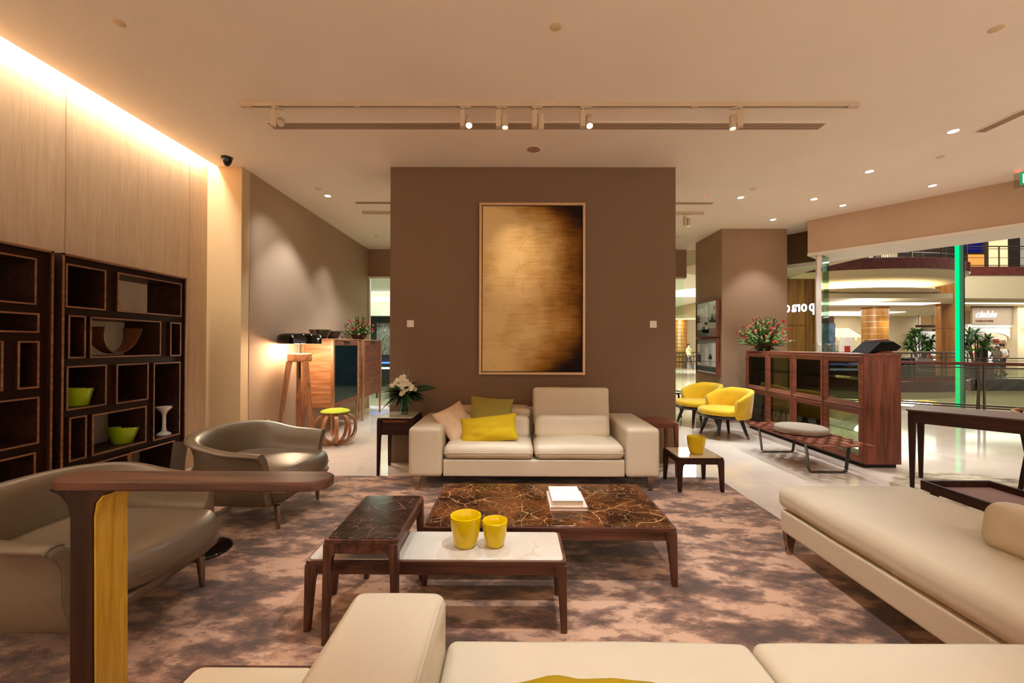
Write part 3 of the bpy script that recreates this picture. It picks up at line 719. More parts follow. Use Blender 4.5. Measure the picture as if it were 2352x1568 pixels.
# ------------------------------------------------------------------ painting and switches on the brown block
pt_ = thing('painting', 'large abstract gold and brown painting in a thin gold frame', 'painting', (.2, 4.62, .972))
fw, fh = 1.158, 1.878
m_ = MB(); k = .027
m_.box(-fw/2, -.045, 0, -fw/2+k, -.002, fh); m_.box(fw/2-k, -.045, 0, fw/2, -.002, fh); m_.box(-fw/2+k, -.045, 0, fw/2-k, -.002, k); m_.box(-fw/2+k, -.045, fh-k, fw/2-k, -.002, fh)
m_.build('frame', mat('antique_gold', 'cfa67c', .4, .3), pt_, bevel=.002)
B(-fw/2+k, -.012, k, fw/2-k, -.004, fh-k).build('shadow_gap', mat('black_gap', '0e0906', .8), pt_)
def canvas_mat():
    M = bpy.data.materials.new('abstract_canvas'); M.use_nodes = True; nt = M.node_tree; N = nt.nodes; L = nt.links; b = N['Principled BSDF']; b.inputs['Roughness'].default_value = .75; b.inputs['Specular IOR Level'].default_value = .2
    tc = N.new('ShaderNodeTexCoord'); sp = N.new('ShaderNodeSeparateXYZ'); L.new(tc.outputs['Object'], sp.inputs[0])
    def math_(op, a, b_=None, c=None):
        n = N.new('ShaderNodeMath'); n.operation = op
        for i, q in enumerate((a, b_, c)):
            if q is None: continue
            if isinstance(q, (int, float)): n.inputs[i].default_value = q
            else: L.new(q, n.inputs[i])
        return n.outputs[0]
    n1 = N.new('ShaderNodeTexNoise'); n1.inputs['Scale'].default_value = 3.2; n1.inputs['Detail'].default_value = 8; L.new(tc.outputs['Object'], n1.inputs[0])
    mp = N.new('ShaderNodeMapping'); mp.inputs['Scale'].default_value = (1.2, 1, 16); L.new(tc.outputs['Object'], mp.inputs[0])
    n2 = N.new('ShaderNodeTexNoise'); n2.inputs['Scale'].default_value = 3; n2.inputs['Detail'].default_value = 6; L.new(mp.outputs[0], n2.inputs[0])
    # darkness grows to the right edge, the top and lower right
    x = sp.outputs[0]; z = sp.outputs[2]
    r = math_('POWER', math_('MAXIMUM', math_('MULTIPLY', math_('ADD', x, .57), .80), 0.0), 3.2)       # 0..1
    top = math_('POWER', math_('MAXIMUM', math_('MULTIPLY', math_('ADD', z, -.9), 1.02), 0.0), 7.0)
    topr = math_('MULTIPLY', top, math_('MAXIMUM', math_('MULTIPLY', math_('ADD', x, .45), 1.0), 0.0))
    bot = math_('POWER', math_('MAXIMUM', math_('SUBTRACT', 1.02, math_('MULTIPLY', z, 1.4)), 0.0), 3.0)
    botr = math_('MULTIPLY', bot, math_('MAXIMUM', math_('MULTIPLY', math_('ADD', x, .35), 1.0), 0.0))
    d = math_('ADD', math_('MULTIPLY', r, 1.05), math_('ADD', topr, botr))
    d = math_('ADD', d, math_('MULTIPLY', math_('ADD', n1.outputs[0], -.5), .75)); d = math_('ADD', d, math_('MULTIPLY', math_('ADD', n2.outputs[0], -.5), .35))
    cr = N.new('ShaderNodeValToRGB'); e = cr.color_ramp.elements
    e[0].position = 0; e[0].color = lin('e0c088'); e[1].position = 1; e[1].color = lin('1d0e06')
    for p_, c in ((.22, 'c29a5c'), (.42, '9c6e2e'), (.62, '6c420f'), (.80, '40220c')):
        q = e.new(p_); q.color = lin(c)
    L.new(d, cr.inputs[0])
    prev = cr.outputs[0]
    wn = math_('MULTIPLY', math_('ADD', n1.outputs[0], -.5), .03)
    for (cx, cz, rad, zcut, sgn) in ((.13, 1.27, .285, 1.15, 1), (.16, .95, .27, 1.0, -1), (.02, 1.0, .23, 3, -1), (.30, 1.12, .25, 1.05, -1), (-.08, .62, .35, .55, -1)):
        dx = math_('ADD', x, -cx); dz = math_('ADD', z, -cz)
        dist = math_('SQRT', math_('ADD', math_('MULTIPLY', dx, dx), math_('MULTIPLY', dz, dz)))
        ring = math_('LESS_THAN', math_('ABSOLUTE', math_('ADD', math_('ADD', dist, -rad), wn)), .0020)
        n3 = math_('GREATER_THAN', n1.outputs[0], .44); ring = math_('MULTIPLY', ring, n3)
        cut = math_('GREATER_THAN' if sgn > 0 else 'LESS_THAN', z, zcut); ring = math_('MULTIPLY', ring, cut)
        mx = N.new('ShaderNodeMixRGB'); L.new(math_('MULTIPLY', ring, .38), mx.inputs[0]); L.new(prev, mx.inputs[1]); mx.inputs[2].default_value = lin('4a2a10'); prev = mx.outputs[0]
    L.new(prev, b.inputs['Base Color']); return M
B(-fw/2+k+.008, -.030, k+.008, fw/2-k-.008, -.0125, fh-k-.008).build('canvas', canvas_mat(), pt_)
spot((.10, 3.36, 3.10), (.04, 4.6, 2.25), 36, 32, 1.0, .02, (1, .80, .55))

for x, n_ in ((-1.137, 'left'), (1.53, 'right')):
    t = thing('wall_switch', 'white square switch plate on the brown wall %s of the painting' % n_, 'switch', (x, 4.62, 1.527))
    B(-.038, -.008, -.038, .038, 0, .038).build('plate', M_WHITE, t, bevel=.003)
    B(-.026, -.0105, -.026, .026, -.008, .026).build('rocker', M_WHITE, t, bevel=.001)

# ------------------------------------------------------------------ ceiling fittings
def track(name_label, y, x0, x1):
    t = thing('light_track', name_label, 'track', ((x0+x1)/2, y, CZ)); w = (x1-x0)/2
    m_ = MB(); m_.box(-w, -.017, -.034, w, -.013, 0); m_.box(-w, .013, -.034, w, .017, 0); m_.box(-w, -.013, -.008, w, .013, 0)
    m_.build('rail', M_TRACK, t)
    B(-w+.1, -.011, -.012, w-.1, .011, -.009).build('slot', mat('slot_dark', '3a2f24', .6), t)
    for q in (-w*.62, w*.47): B(q-.03, -.019, -.037, q+.03, .019, -.001).build('coupler', M_TRACK, t)
    for s_ in (-1, 1): B(s_*(w-.045)-.045, -.019, -.036, s_*(w-.045)+.045, .019, -.001).build('end_cap', M_TRACK, t)
    return t
track('long cream lighting track on the ceiling in front of the brown wall', 3.39, -2.22, 2.78)
track('lighting track beyond the brown block', 6.18, -2.24, 2.79)
def vent(x0, x1, y0, y1, label):
    t = thing('air_vent', label, 'air vent', ((x0+x1)/2, (y0+y1)/2, CZ)); a = (x1-x0)/2; b_ = (y1-y0)/2; f = .022
    m_ = MB(); m_.box(-a, -b_, -.005, a, -b_+f, .0); m_.box(-a, b_-f, -.005, a, b_, .0); m_.box(-a, -b_+f, -.005, -a+f, b_-f, 0); m_.box(a-f, -b_+f, -.005, a, b_-f, 0)
    m_.build('frame', M_CEIL, t); B(-a+f, -b_+f, -.0015, a-f, b_-f, -.0005).build('backing', mat('vent_dark', '7d6450', .8), t)
    m_ = MB()
    if a > b_:
        n_ = 4
        for i in range(n_): yy = -b_+f+(2*b_-2*f)*(i+.5)/n_; m_.box(-a+f, yy-.005, -.005, a-f, yy+.005, -.002)
    else:
        n_ = 4
        for i in range(n_): xx = -a+f+(2*a-2*f)*(i+.5)/n_; m_.box(xx-.005, -b_+f, -.005, xx+.005, b_-f, -.002)
    m_.build('slats', mat('vent_slat', 'c4a88c', .6), t)
vent(-2.21, 2.77, 3.67, 3.83, 'long slotted air vent behind the front lighting track')
vent(-2.215, 2.76, 5.72, 5.86, 'slotted air vent on the ceiling beyond the brown block')
vent(4.19, 4.33, .9, 3.87, 'slotted air vent at the upper right edge of the ceiling')

def track_spot(loc, tilt, pan, lit, label, es=30):
    t = thing('track_spotlight', label, 'spotlight', loc, pan, 'spotlights on the lighting tracks')
    m_ = MB(); m_.box(-.045, -.014, -.012, .045, .014, 0); m_.build('adapter', M_TRACK, t, bevel=.002)
    MB().tube([(-.02, 0, -.012), (-.02, 0, -.035)], .010, 10).build('pivot', M_TRACK, t, smooth=True)
    B(-.044, -.022, -.165, -.002, .022, -.034).build('driver_box', M_TRACK, t, bevel=.003)
    m_ = MB(); m_.lathe([(.001, .055), (.024, .055), (.027, .050), (.027, -.055), (.025, -.058), (.022, -.052), (.020, -.03), (.001, -.028)], n=20)
    M = Matrix.Translation((.030, 0, -.115)) @ Matrix.Rotation(tilt, 4, 'X')
    m_.xf(M); h = m_.build('lamp_head', M_TRACK, t, smooth=True, angle=40)
    m_ = MB(); m_.lathe([(.001, -.048), (.0205, -.048)], n=20); m_.xf(M); m_.build('lens', emit('lens_%g' % lit, 'ffe9cf', lit), h)
    return t
TS = [(-1.93, 2.2, .5, 1.2, 'leftmost spotlight on the front track, aimed down to the right'), (-.395, -.5, 0, 25, 'bright spotlight, second from the left on the front track'),
      (-.105, -.12, 0, 6, 'dimmer spotlight, third from the left on the front track'), (.185, .45, 0, 1.5, 'spotlight with dark lens, third from the right on the front track'),
      (.575, -.45, 0, 25, 'bright spotlight, second from the right on the front track'), (1.80, .1, 2.7, 5, 'rightmost spotlight on the front track')]
for x, tl, pn, li, lb in TS: track_spot((x, 3.39, CZ-.034), tl, pn, li, lb)
track_spot((2.54, 6.18, CZ-.034), .2, 0, 20, 'spotlight on the track beyond the brown block, right end')
# the light those heads give, then spots without a modelled head
spot((-.37, 3.33, 3.06), (-.35, 2.65, 0), 70, 60, .6, .025); spot((.60, 3.33, 3.06), (.5, 2.8, 0), 70, 60, .6, .025)
spot((-1.95, 3.36, 3.05), (-2.2, 4.5, 0), 40, 60, .7, .03); spot((1.80, 3.36, 3.05), (1.9, 3.7, 0), 32, 70, .6, .03)
spot((2.5, 6.15, 3.05), (2.9, 6.4, 0), 90, 75, .5, .03)
spot((-1.2, 6.15, 3.1), (-2.6, 7.2, .9), 120, 60, .8, .04); spot((-1.9, 6.15, 3.1), (-1.9, 6.1, 0), 90, 80, .6, .04)  # added to brighten the cabinet fronts and the floor there
spot((2.55, 5.6, 3.2), (3.7, 5.3, 1.0), 45, 60, .8, .04)
spot((-2.35, 4.4, 3.2), (-2.99, 5.35, 2.2), 34, 50, .8, .04); spot((-2.3, 6.7, 3.2), (-2.95, 6.6, 1.3), 40, 60, .9, .04)

def downlight(x, y, label, lit=True):
    t = thing('downlight', label, 'downlight', (x, y, CZ), 0, 'round downlights in the ceiling')
    MB().lathe([(.036, -.0005), (.052, -.0005), (.052, -.004), (.040, -.006), (.036, -.002)], n=24).build('trim_ring', M_WHITE, t, smooth=True)
    MB().lathe([(.001, -.002), (.037, -.002)], n=24).build('lens', emit('downlight_lens', 'fff3e2', 30), t)
DL = ['downlight in the left bay of the ceiling', 'large looking downlight nearest the viewer on the right', 'downlight at the middle of the right ceiling, second nearest', 'downlight closest to the slanted beam near the exit sign',
      'downlight in the right ceiling above the flower bouquet', 'downlight beside the beam left end', 'downlight just right of the brown block', 'farthest downlight, above the pillar front']
for (x, y, e_, a_), lb in zip(DOWN, DL): downlight(x, y, lb)
def blank(x, y, r, label, mt, cat='ceiling disc', name='ceiling_disc'):
    o = MB().lathe([(.001, -.006), (r*.8, -.006), (r, -.0015), (r, 0)], n=28).build(name, mt, smooth=True, loc=(x, y, CZ)); tag(o, label, cat, 'flush round caps in the ceiling')
M_CAP = mat('cap_paint', 'd9bd98', .7)
for x, y, lb in ((.252, 2.573, 'round flush cap at the top centre of the ceiling'), (-2.42, 2.54, 'round flush cap at the top left of the ceiling'), (2.973, 2.592, 'round flush cap at the top right of the ceiling'),
                 (4.416, 4.36, 'round flush cap between downlights on the right ceiling'), (2.991, 5.265, 'round flush cap beside the downlight right of the block'), (-2.468, 5.269, 'round flush cap beside the left bay downlight'), (-2.48, 7.55, 'round flush cap far back in the left bay'), (2.95, 7.6, 'round flush cap far back right of the block')):
    blank(x, y, .037, lb, M_CAP)
t = thing('ceiling_speaker', 'round ceiling speaker above the brown wall', 'speaker', (.191, 4.19, CZ))
MB().lathe([(.062, -.001), (.086, -.001), (.086, -.005), (.066, -.008)], n=36).build('rim', M_CEIL, t, smooth=True)
MB().lathe([(.001, -.004), (.064, -.004)], n=36).build('grille', mat('speaker_grille', 'a98a6e', .8, vary=.2, vscale=160), t)
t = thing('smoke_detector', 'small smoke detector with red light beyond the brown block', 'smoke detector', (2.52, 5.55, CZ))
MB().lathe([(.001, -.012), (.03, -.012), (.05, -.004), (.05, 0)], n=24).build('housing', M_WHITE, t, smooth=True)
MB().ball((-.02, -.03, -.010), .006, 6).build('indicator', emit('red_led', 'ff3020', 8), t)
t = thing('security_camera', 'black dome camera under the ceiling above the left corner', 'security camera', (-3.02, 4.39, CZ))
MB().lathe([(.001, -.006), (.052, -.006), (.056, -.003), (.056, 0)], n=28).build('mount', M_BLACKM, t, smooth=True)
MB().lathe([(.001, -.092), (.018, -.088), (.038, -.060), (.048, -.03), (.050, -.006)], n=28).build('dome', mat('dome_black', '0c0b0a', .12), t, smooth=True)
t = thing('exit_sign', 'green lit exit sign hanging at the right edge of the ceiling', 'exit sign', (5.60, 4.72, 0), atan2(-.78, .626))
B(0, -.02, CZ-.03, .42, .02, CZ).build('bracket', M_WHITE, t)
B(.0, -.004, 3.06, .42, .004, CZ-.03).build('acrylic_plate', glassmat('acrylic', 'e8e8e0', .08), t)
B(.045, -.007, 3.085, .40, -.0045, 3.225).build('green_panel', mat('exit_green', '0f6b48', .4, emit='0f8a58', es=.7), t)
B(.065, -.009, 3.105, .38, -.0072, 3.205).build('white_field', mat('exit_white', 'd8f0e8', .4, emit='d8f0e8', es=.8), t)
MB().ball((.03, -.024, CZ-.018), .007, 6).build('indicator', emit('red_led', 'ff3020', 8), t)
to = text_mesh('EXIT', .11, .001, mat('exit_green', '0f6b48'), 'exit_lettering'); to.parent = t; to.location = (.085, -.0095, 3.115); to.rotation_euler = (pi/2, 0, 0)

# ------------------------------------------------------------------ cabinets at the left
def cabinet(y, label, glassdoor):
    t = thing('high_cabinet', label, 'cabinet', (-2.99, y, 0)); d, w, zb_, zt_ = .46, .96, .395, 1.378
    B(.03, .012, zb_, d-.03, .03, zt_-.018).build('side_panel', M_OAK('x'), t); B(.03, w-.03, zb_, d-.03, w-.012, zt_-.018).build('side_panel', M_OAK('x'), t)
    B(0, 0, zt_-.018, d-.0, w, zt_).build('top', M_OAK('y'), t, bevel=.003)
    m_ = MB(); m_.box(.0, .03, zb_, .012, w-.03, zt_-.018); m_.box(.012, .03, zb_, d-.03, w-.03, zb_+.018); m_.build('back_and_bottom', M_OAK('y'), t)
    for x0 in (0, d-.045):
        for y0 in (0, w-.045):
            m_ = MB(); cx = x0+.0225; cy = y0+.0225; tx_ = .012 if x0 == 0 else -.012
            rg = []
            for z, hw, sh in ((0, .012, -tx_*.4), (zb_, .0215, 0), (zt_-.018, .0225, 0)): rg.append([(cx-hw+sh*-1, cy-hw, z), (cx+hw+sh*-1, cy-hw, z), (cx+hw+sh*-1, cy+hw, z), (cx-hw+sh*-1, cy+hw, z)])
            m_.rings(rg); m_.build('leg', M_OAK('z'), t, bevel=.003)
    if not glassdoor:
        for k in range(2):
            y0 = .045+k*(w-.09)/2; y1 = y0+(w-.09)/2-.001
            dd = B(d-.028, y0, zb_+.004, d-.006, y1, zt_-.022).build('door', M_WALR('y'), t)
            yy = y1-.11 if k == 0 else y0
            B(d-.0065, yy+.004, zt_-.095, d-.0055, yy+.106, zt_-.03).build('grip_recess', mat('recess_dark', '4a2c20', .7), dd)
            MB().prism([(yy-.02 if k == 0 else yy, 0), (yy+.11 if k == 0 else yy+.13, 0), (yy+.11, .03), (yy, .03)], 0, .005).build('handle', M_OAK('y'), dd)
            hh = dd.children[-1]; 
            for c in dd.children:
                if c.name.startswith('handle'): c.matrix_local = Matrix(((0, 1, 0, d-.006), (1, 0, 0, 0), (0, 0, 1, zt_-.030), (0, 0, 0, 1)))
    else:
        B(d-.028, .045, zb_+.004, d-.006, w-.045, zb_+.075).build('drawer_rail', M_WALR('y'), t)
        for k in range(2):
            y0 = .045+k*(w-.09)/2; y1 = y0+(w-.09)/2-.001
            dd = B(d-.016, y0, zb_+.078, d-.006, y1, zt_-.10).build('door', mat('black_mirror_glass', '0b1a22', .04, spec=1.), t, label='dark reflective glass door')
            B(d-.020, y0, zt_-.0985, d-.006, y1, zt_-.022).build('door_top_rail', M_WALR('y'), dd)
            yy = y1-.11 if k == 0 else y0
            B(d-.0065, yy+.004, zt_-.092, d-.0055, yy+.106, zt_-.03).build('grip_recess', mat('recess_dark', '4a2c20', .7), dd)
            q = MB().prism([(yy-.02 if k == 0 else yy, 0), (yy+.11 if k == 0 else yy+.13, 0), (yy+.11, .03), (yy, .03)], 0, .005).build('handle', M_OAK('y'), dd)
            q.matrix_local = Matrix(((0, 1, 0, d-.006), (1, 0, 0, 0), (0, 0, 1, zt_-.030), (0, 0, 0, 1)))
    return t
cabinet(5.90, 'walnut cabinet on legs with dark glass doors, beside the floor lamp', True)
cabinet(7.085, 'walnut cabinet on legs with plain grained doors, farther along the left wall', False)
M_BB = mat('dark_bronze_glaze', '1c1009', .12)
bowl((-2.78, 6.02, 1.3785), .155, .125, M_BB, 'dark wide bowl on the glass door cabinet, nearer the lamp', 0, .55, 'dark bowls on the cabinet')
bowl((-2.74, 6.36, 1.3785), .135, .115, M_BB, 'second dark bowl on the glass door cabinet, behind the nearer one', 0, .5, 'dark bowls on the cabinet')

# ------------------------------------------------------------------ floor lamp
lp = thing('floor_lamp', 'wooden tripod floor lamp with black dome shade', 'floor lamp', (-2.735, 5.36, 0))
feet = [(-.225, -.10), (.275, -.185), (-.16, .26)]; 
for fx_, fy_ in feet:
    a = Vector((fx_, fy_, 0)); n_ = a.normalized()*.105
    rg = []
    for z, k_, hw in ((0, 1, .016), (.55, .60, .026), (1.02, .20, .034), (1.08, .14, .036)):
        c = a*(k_)+n_*(1-k_)*.9; tg = Vector((-n_.y, n_.x, 0)).normalized()*hw*.75; nn = n_.normalized()*hw
        rg.append([tuple(c-tg-nn+Vector((0, 0, z))), tuple(c+tg-nn+Vector((0, 0, z))), tuple(c+tg+nn+Vector((0, 0, z))), tuple(c-tg+nn+Vector((0, 0, z)))])
    MB().rings(rg).build('leg', M_OAK('z'), lp, bevel=.004)
MB().prism([(.150*cos(2*pi*i/6+.52), .140*sin(2*pi*i/6+.52)) for i in range(6)], 1.075, 1.18).build('hub_block', M_OAK('x'), lp, bevel=.02, bseg=4)
MB().tube([(0, 0, .86), (0, 0, 1.10)], .012, 10).build('lower_rod', M_BLACKM, lp, smooth=True)
MB().tube([(0, 0, 1.18), (0, 0, 1.39)], .011, 10).build('pole', mat('chrome', 'c9c4bd', .08, 1.), lp, smooth=True)
sh = MB().lathe([(.252, 1.302), (.258, 1.303), (.258, 1.375), (.250, 1.405), (.228, 1.425), (.19, 1.432), (.001, 1.434)], n=56).build('lamp_shade', mat('gloss_black', '0c0a08', .08), lp, smooth=True, angle=60)
MB().lathe([(.252, 1.302), (.248, 1.372), (.238, 1.395), (.215, 1.412), (.001, 1.42)], n=56).build('lining', mat('white_lining', 'f2ece2', .6), sh, smooth=True)
MB().lathe([(.001, 1.335), (.18, 1.335)], n=40).build('bulb_diffuser', emit('lamp_diffuser', 'ffe3bd', 14), lp)
MB().tube([(0, 0, .86), (.004, .01, .5), (-.01, .04, .1), (-.03, .06, .004), (-.20, -.05, .004), (-.26, -.18, .01), (-.250, -.235, .20), (-.247, -.238, .31)], .0035, 6).build('cord', mat('red_cord', 'b4452c', .6), lp, smooth=True)
point((-2.735, 5.36, 1.28), 34, .09, (1, .72, .46))
t = thing('wall_outlet', 'white socket with a plugged red cord behind the far armchair', 'socket', (-3.004, 5.13, .315))
B(0, -.036, -.058, .006, .036, .058).build('plate', M_WHITE, t, bevel=.002); B(.006, -.014, -.012, .032, .014, .012).build('plug', M_BLACKM, t, bevel=.002)

# ------------------------------------------------------------------ bent wood stool
stl = thing('bentwood_stool', 'pumpkin shaped bentwood stool with lime cushion by the floor lamp', 'stool', (-2.335, 5.50, 0))
for k in range(10):
    a = 2*pi*k/10+.16; pa = []; 
    for i in range(21):
        u = i/20; ph = -pi/2+pi*u; r = .045+.222*abs(cos(ph))**.62; z = .205+.195*sin(ph)
        pa.append((r*cos(a), r*sin(a), max(z, .010)))
    pa = [(.02*cos(a), .02*sin(a), .012+k*.0006)]+pa
    MB().strip(pa, (-sin(a)*.046, cos(a)*.046, 0), .009, [.5+.5*min(1, abs(p[0]**2+p[1]**2)**.5/.16) for p in pa]).build('rib', M_OAK('z'), stl, smooth=True, angle=50)
m_ = MB(); m_.lathe([(.001, .405), (.12, .403), (.165, .410), (.182, .422), (.170, .436), (.11, .452), (.001, .458)], n=36); m_.build('cushion', mat('lime_fabric', 'b9c030', .85, vary=.05), stl, smooth=True, angle=80)

# ------------------------------------------------------------------ flowers
M_GRN = mat('leaf_green', '35581f', .5, vary=.3, vscale=8); M_GRN2 = mat('leaf_dark', '1f3d17', .45, vary=.3, vscale=8); M_GRNL = mat('leaf_light', '84a04c', .5, vary=.3, vscale=10)
M_RED = mat('red_petals', 'c01818', .6, vary=.25, vscale=30); M_PINK = mat('coral_petals', 'e0604a', .6, vary=.2, vscale=30); M_WFL = mat('white_petals', 'ece0c0', .7); M_BUD = mat('pale_buds', 'c9cfa0', .8)
def rose(m_, c, r, seed=0):
    m_.ball(c, r*.55, 6)
    rd = random.Random(seed)
    for k in range(9):
        a = 2.4*k; el = -.2+.14*k; d = Vector((cos(a)*cos(el), sin(a)*cos(el), sin(el)+.1)).normalized()
        p = Vector(c)+d*r*.35; side = d.cross(Vector((0, 0, 1))).normalized()*r*.6; up = side.cross(d).normalized()*r*.6
        m_.add([tuple(p-side+up*.2), tuple(p-up), tuple(p+side+up*.2), tuple(p+up*1.1+d*r*.35)], [(0, 1, 2, 3)])
def sprig(m_, base, d, L, n, leafL, leafw):
    d = Vector(d).normalized(); s_ = Vector(base)
    e_ = s_+d*L; m_.tube([tuple(s_), tuple(s_+d*L*.5), tuple(e_)], .003, 4)
    for i in range(n):
        t = .25+.75*i/n; p = s_+d*L*t; a = random.uniform(0, 6.28); q = (Vector((cos(a), sin(a), .3))+d*.7).normalized()
        m_.leaf(p, q, leafL*(1.1-t*.5), leafw, .15, seg=2)
def bouquet(name, label, loc, R, Hh, nsp, nred, wide, basket=True, big=None, seed=1, mirror=1, tilt=0):
    random.seed(seed); t = thing(name, label, 'flower arrangement', loc)
    if basket: MB().lathe([(.001, 0), (.075, 0), (.10, .05), (.115, .09), (.10, .09), (.001, .07)], n=20, sx=1.2).build('basket', mat('wicker', '4c2a18', .8, vary=.3, vscale=40), t, smooth=True)
    g = MB(); wf = MB(); gl = MB()
    for k in range(nsp):
        a = 6.28*k/nsp*3.7; el = random.uniform(.02, 1.45) if wide else random.uniform(.3, 1.5)
        d = Vector((cos(a)*cos(el)+tilt*.3, sin(a)*cos(el)*.75, sin(el))); L = R*(cos(el)**2*1.0+sin(el)**2*Hh/R)*random.uniform(.62, .98)
        mm_ = g if k % 3 else gl; sprig(mm_, (d.x*.04, d.y*.04, .07), d, L, 13, .062, .026)
        if k % 3 == 0:
            p = Vector((d.x*.04, d.y*.04, .07))
            for q in range(9):
                c = p+d.normalized()*L*(.62+.045*q)+Vector((random.uniform(-.014, .014), random.uniform(-.014, .014), random.uniform(-.01, .01))); wf.ball(tuple(c), .0075, 4)
    for k in range(10):
        a = random.uniform(0, 6.28); g.leaf((0, 0, .08), (cos(a), sin(a)*.8, -.05), R*.62, .05, .25)
    g.build('foliage', M_GRN, t); gl.build('light_foliage', M_GRNL, t); o_ = wf.build('filler_buds', M_BUD, t, smooth=True); o_['kind'] = 'stuff'
    st_ = MB()
    for k in range(nred):
        a = 2.39996*k; rr = sqrt((k+.5)/nred); el = pi/2*(1-rr*.82); d = Vector((cos(a)*cos(el)+tilt*.25, sin(a)*cos(el)*.7-.05, sin(el)))
        L = (R*.76*cos(el)+Hh*.78*sin(el)*(1)); c = Vector((0, 0, .07))+d.normalized()*L*random.uniform(.74, .96)
        st_.tube([(0, 0, .07), tuple(c*.55+Vector((0, 0, .04))), tuple(c)], .0022, 4)
        m_ = MB(); rose(m_, tuple(c), .025 if k % 5 else .034, k); m_.build('flower', M_RED if k % 4 else M_PINK, t, smooth=True)
    st_.build('stems', M_GRN, t)
    for k in range(12):
        a = 2.39996*k+1; el = random.uniform(.3, 1.2); d = Vector((cos(a)*cos(el), sin(a)*cos(el)*.7-.1, sin(el))); c = Vector((0, 0, .07))+d.normalized()*R*random.uniform(.6, .85)
        m_ = MB(); m_.ball(tuple(c), .011, 5); m_.build('flower', M_WFL, t, smooth=True)
    if big:
        for k, (x, y, z, r) in enumerate(big):
            m_ = MB()
            for q in range(3): rose(m_, (x+.02*q-.02, y, z+.012*(q % 2)), r, q+40)
            m_.build('flower', M_RED if k == 0 else M_PINK, t, smooth=True)
    random.seed(7); return t
bouquet('flower_arrangement', 'red and white flower arrangement on the plain cabinet by the left wall', (-2.74, 7.42, 1.3785), .25, .37, 44, 18, True, seed=3, tilt=.4)
bouquet('flower_arrangement', 'tall red and white bouquet on the far end of the glass fronted counter', (3.85, 6.49, 1.2135), .39, .50, 130, 30, True, seed=5, big=[(.03, -.16, .27, .035), (.05, -.20, .13, .030), (.24, -.15, .16, .024)])

# white orchids in a glass vase
vs = thing('flower_vase', 'glass vase of white orchids with large leaves on the marble topped table', 'vase of flowers', (-1.125, 4.34, .5775))
MB().lathe([(.001, .006), (.038, .006), (.038, .20), (.042, .20), (.042, 0), (.001, 0)], n=28).build('glass_vase', M_GLASS, vs, smooth=True, angle=50)
MB().lathe([(.001, .008), (.036, .008), (.036, .02), (.001, .02)], n=20).build('water', glassmat('water', 'dfe8d8', .05), vs)
m_ = MB()
for k in range(6): m_.lathe([(.034, .03+.026*k), (.0345, .045+.026*k)], n=20); 
m_.strip([(.031*cos(a_), .031*sin(a_), .02+.012*a_) for a_ in [i*.5 for i in range(28)]], (0, 0, .030), .002); m_.build('rolled_leaf', M_GRN2, vs)
g = MB(); random.seed(11)
for k in range(5): g.tube([(.01*cos(k), .01*sin(k), .02), (.015*cos(k*2), .015*sin(k*2), .22)], .003, 5)
for k in range(80):
    a = random.uniform(0, 6.28); el = random.uniform(-.5, .6); r = random.uniform(.14, .27)
    g.leaf((.02*cos(a), .02*sin(a), .23), (cos(a), sin(a)*.6, el), r, .045, .22)
for k in range(24): a = random.uniform(0, 6.28); g.ball((.10*cos(a)*random.random(), .08*sin(a)*random.random(), .22+.06*random.random()), .022, 5)
g.build('foliage', M_GRN2, vs)
g = MB()
for k in range(14): a = pi+random.uniform(-.7, .6); g.leaf((-.02, 0, .23), (cos(a), sin(a)*.5, random.uniform(-.3, .7)), random.uniform(.16, .24), .028, .2)
g.build('light_foliage', M_GRNL, vs)
g = MB(); base = Vector((.04, -.03, .24)); pts = []
g.leaf(base, (1, -.1, .35), .31, .12, .22, up=(0, -.6, 1), seg=6); g.build('monstera_leaf', M_GRN2, vs)
g = MB(); 
for q in ((-.02, .46), (.045, .47)): g.tube([(0, 0, .2), (q[0]*.6, 0, .36), (q[0], -.01, q[1])], .0018, 4)
g.build('twigs', M_GRNL, vs)
OR = [(-.075, .33), (-.05, .36), (-.02, .385), (.012, .395), (-.105, .305), (-.03, .345), (.01, .36), (.045, .35), (.03, .325), (-.005, .315), (-.035, .30), (.065, .315), (.095, .295), (.085, .27), (.06, .285), (.03, .29), (.0, .28), (-.015, .26), (.005, .235), (-.01, .22), (.12, .265), (.035, .262)]
for k, (x, z) in enumerate(OR):
    m_ = MB(); y = -.075-.02*sin(k*2.1)
    for p_ in range(5):
        a = p_*1.2566+k; d = Vector((cos(a), -.25, sin(a))); c = Vector((x, y, z))
        m_.ball(tuple(c+d*.012), .0135, 5, 1, .5, .9)
    m_.build('blossom', M_WFL, vs, smooth=True)
random.seed(7)

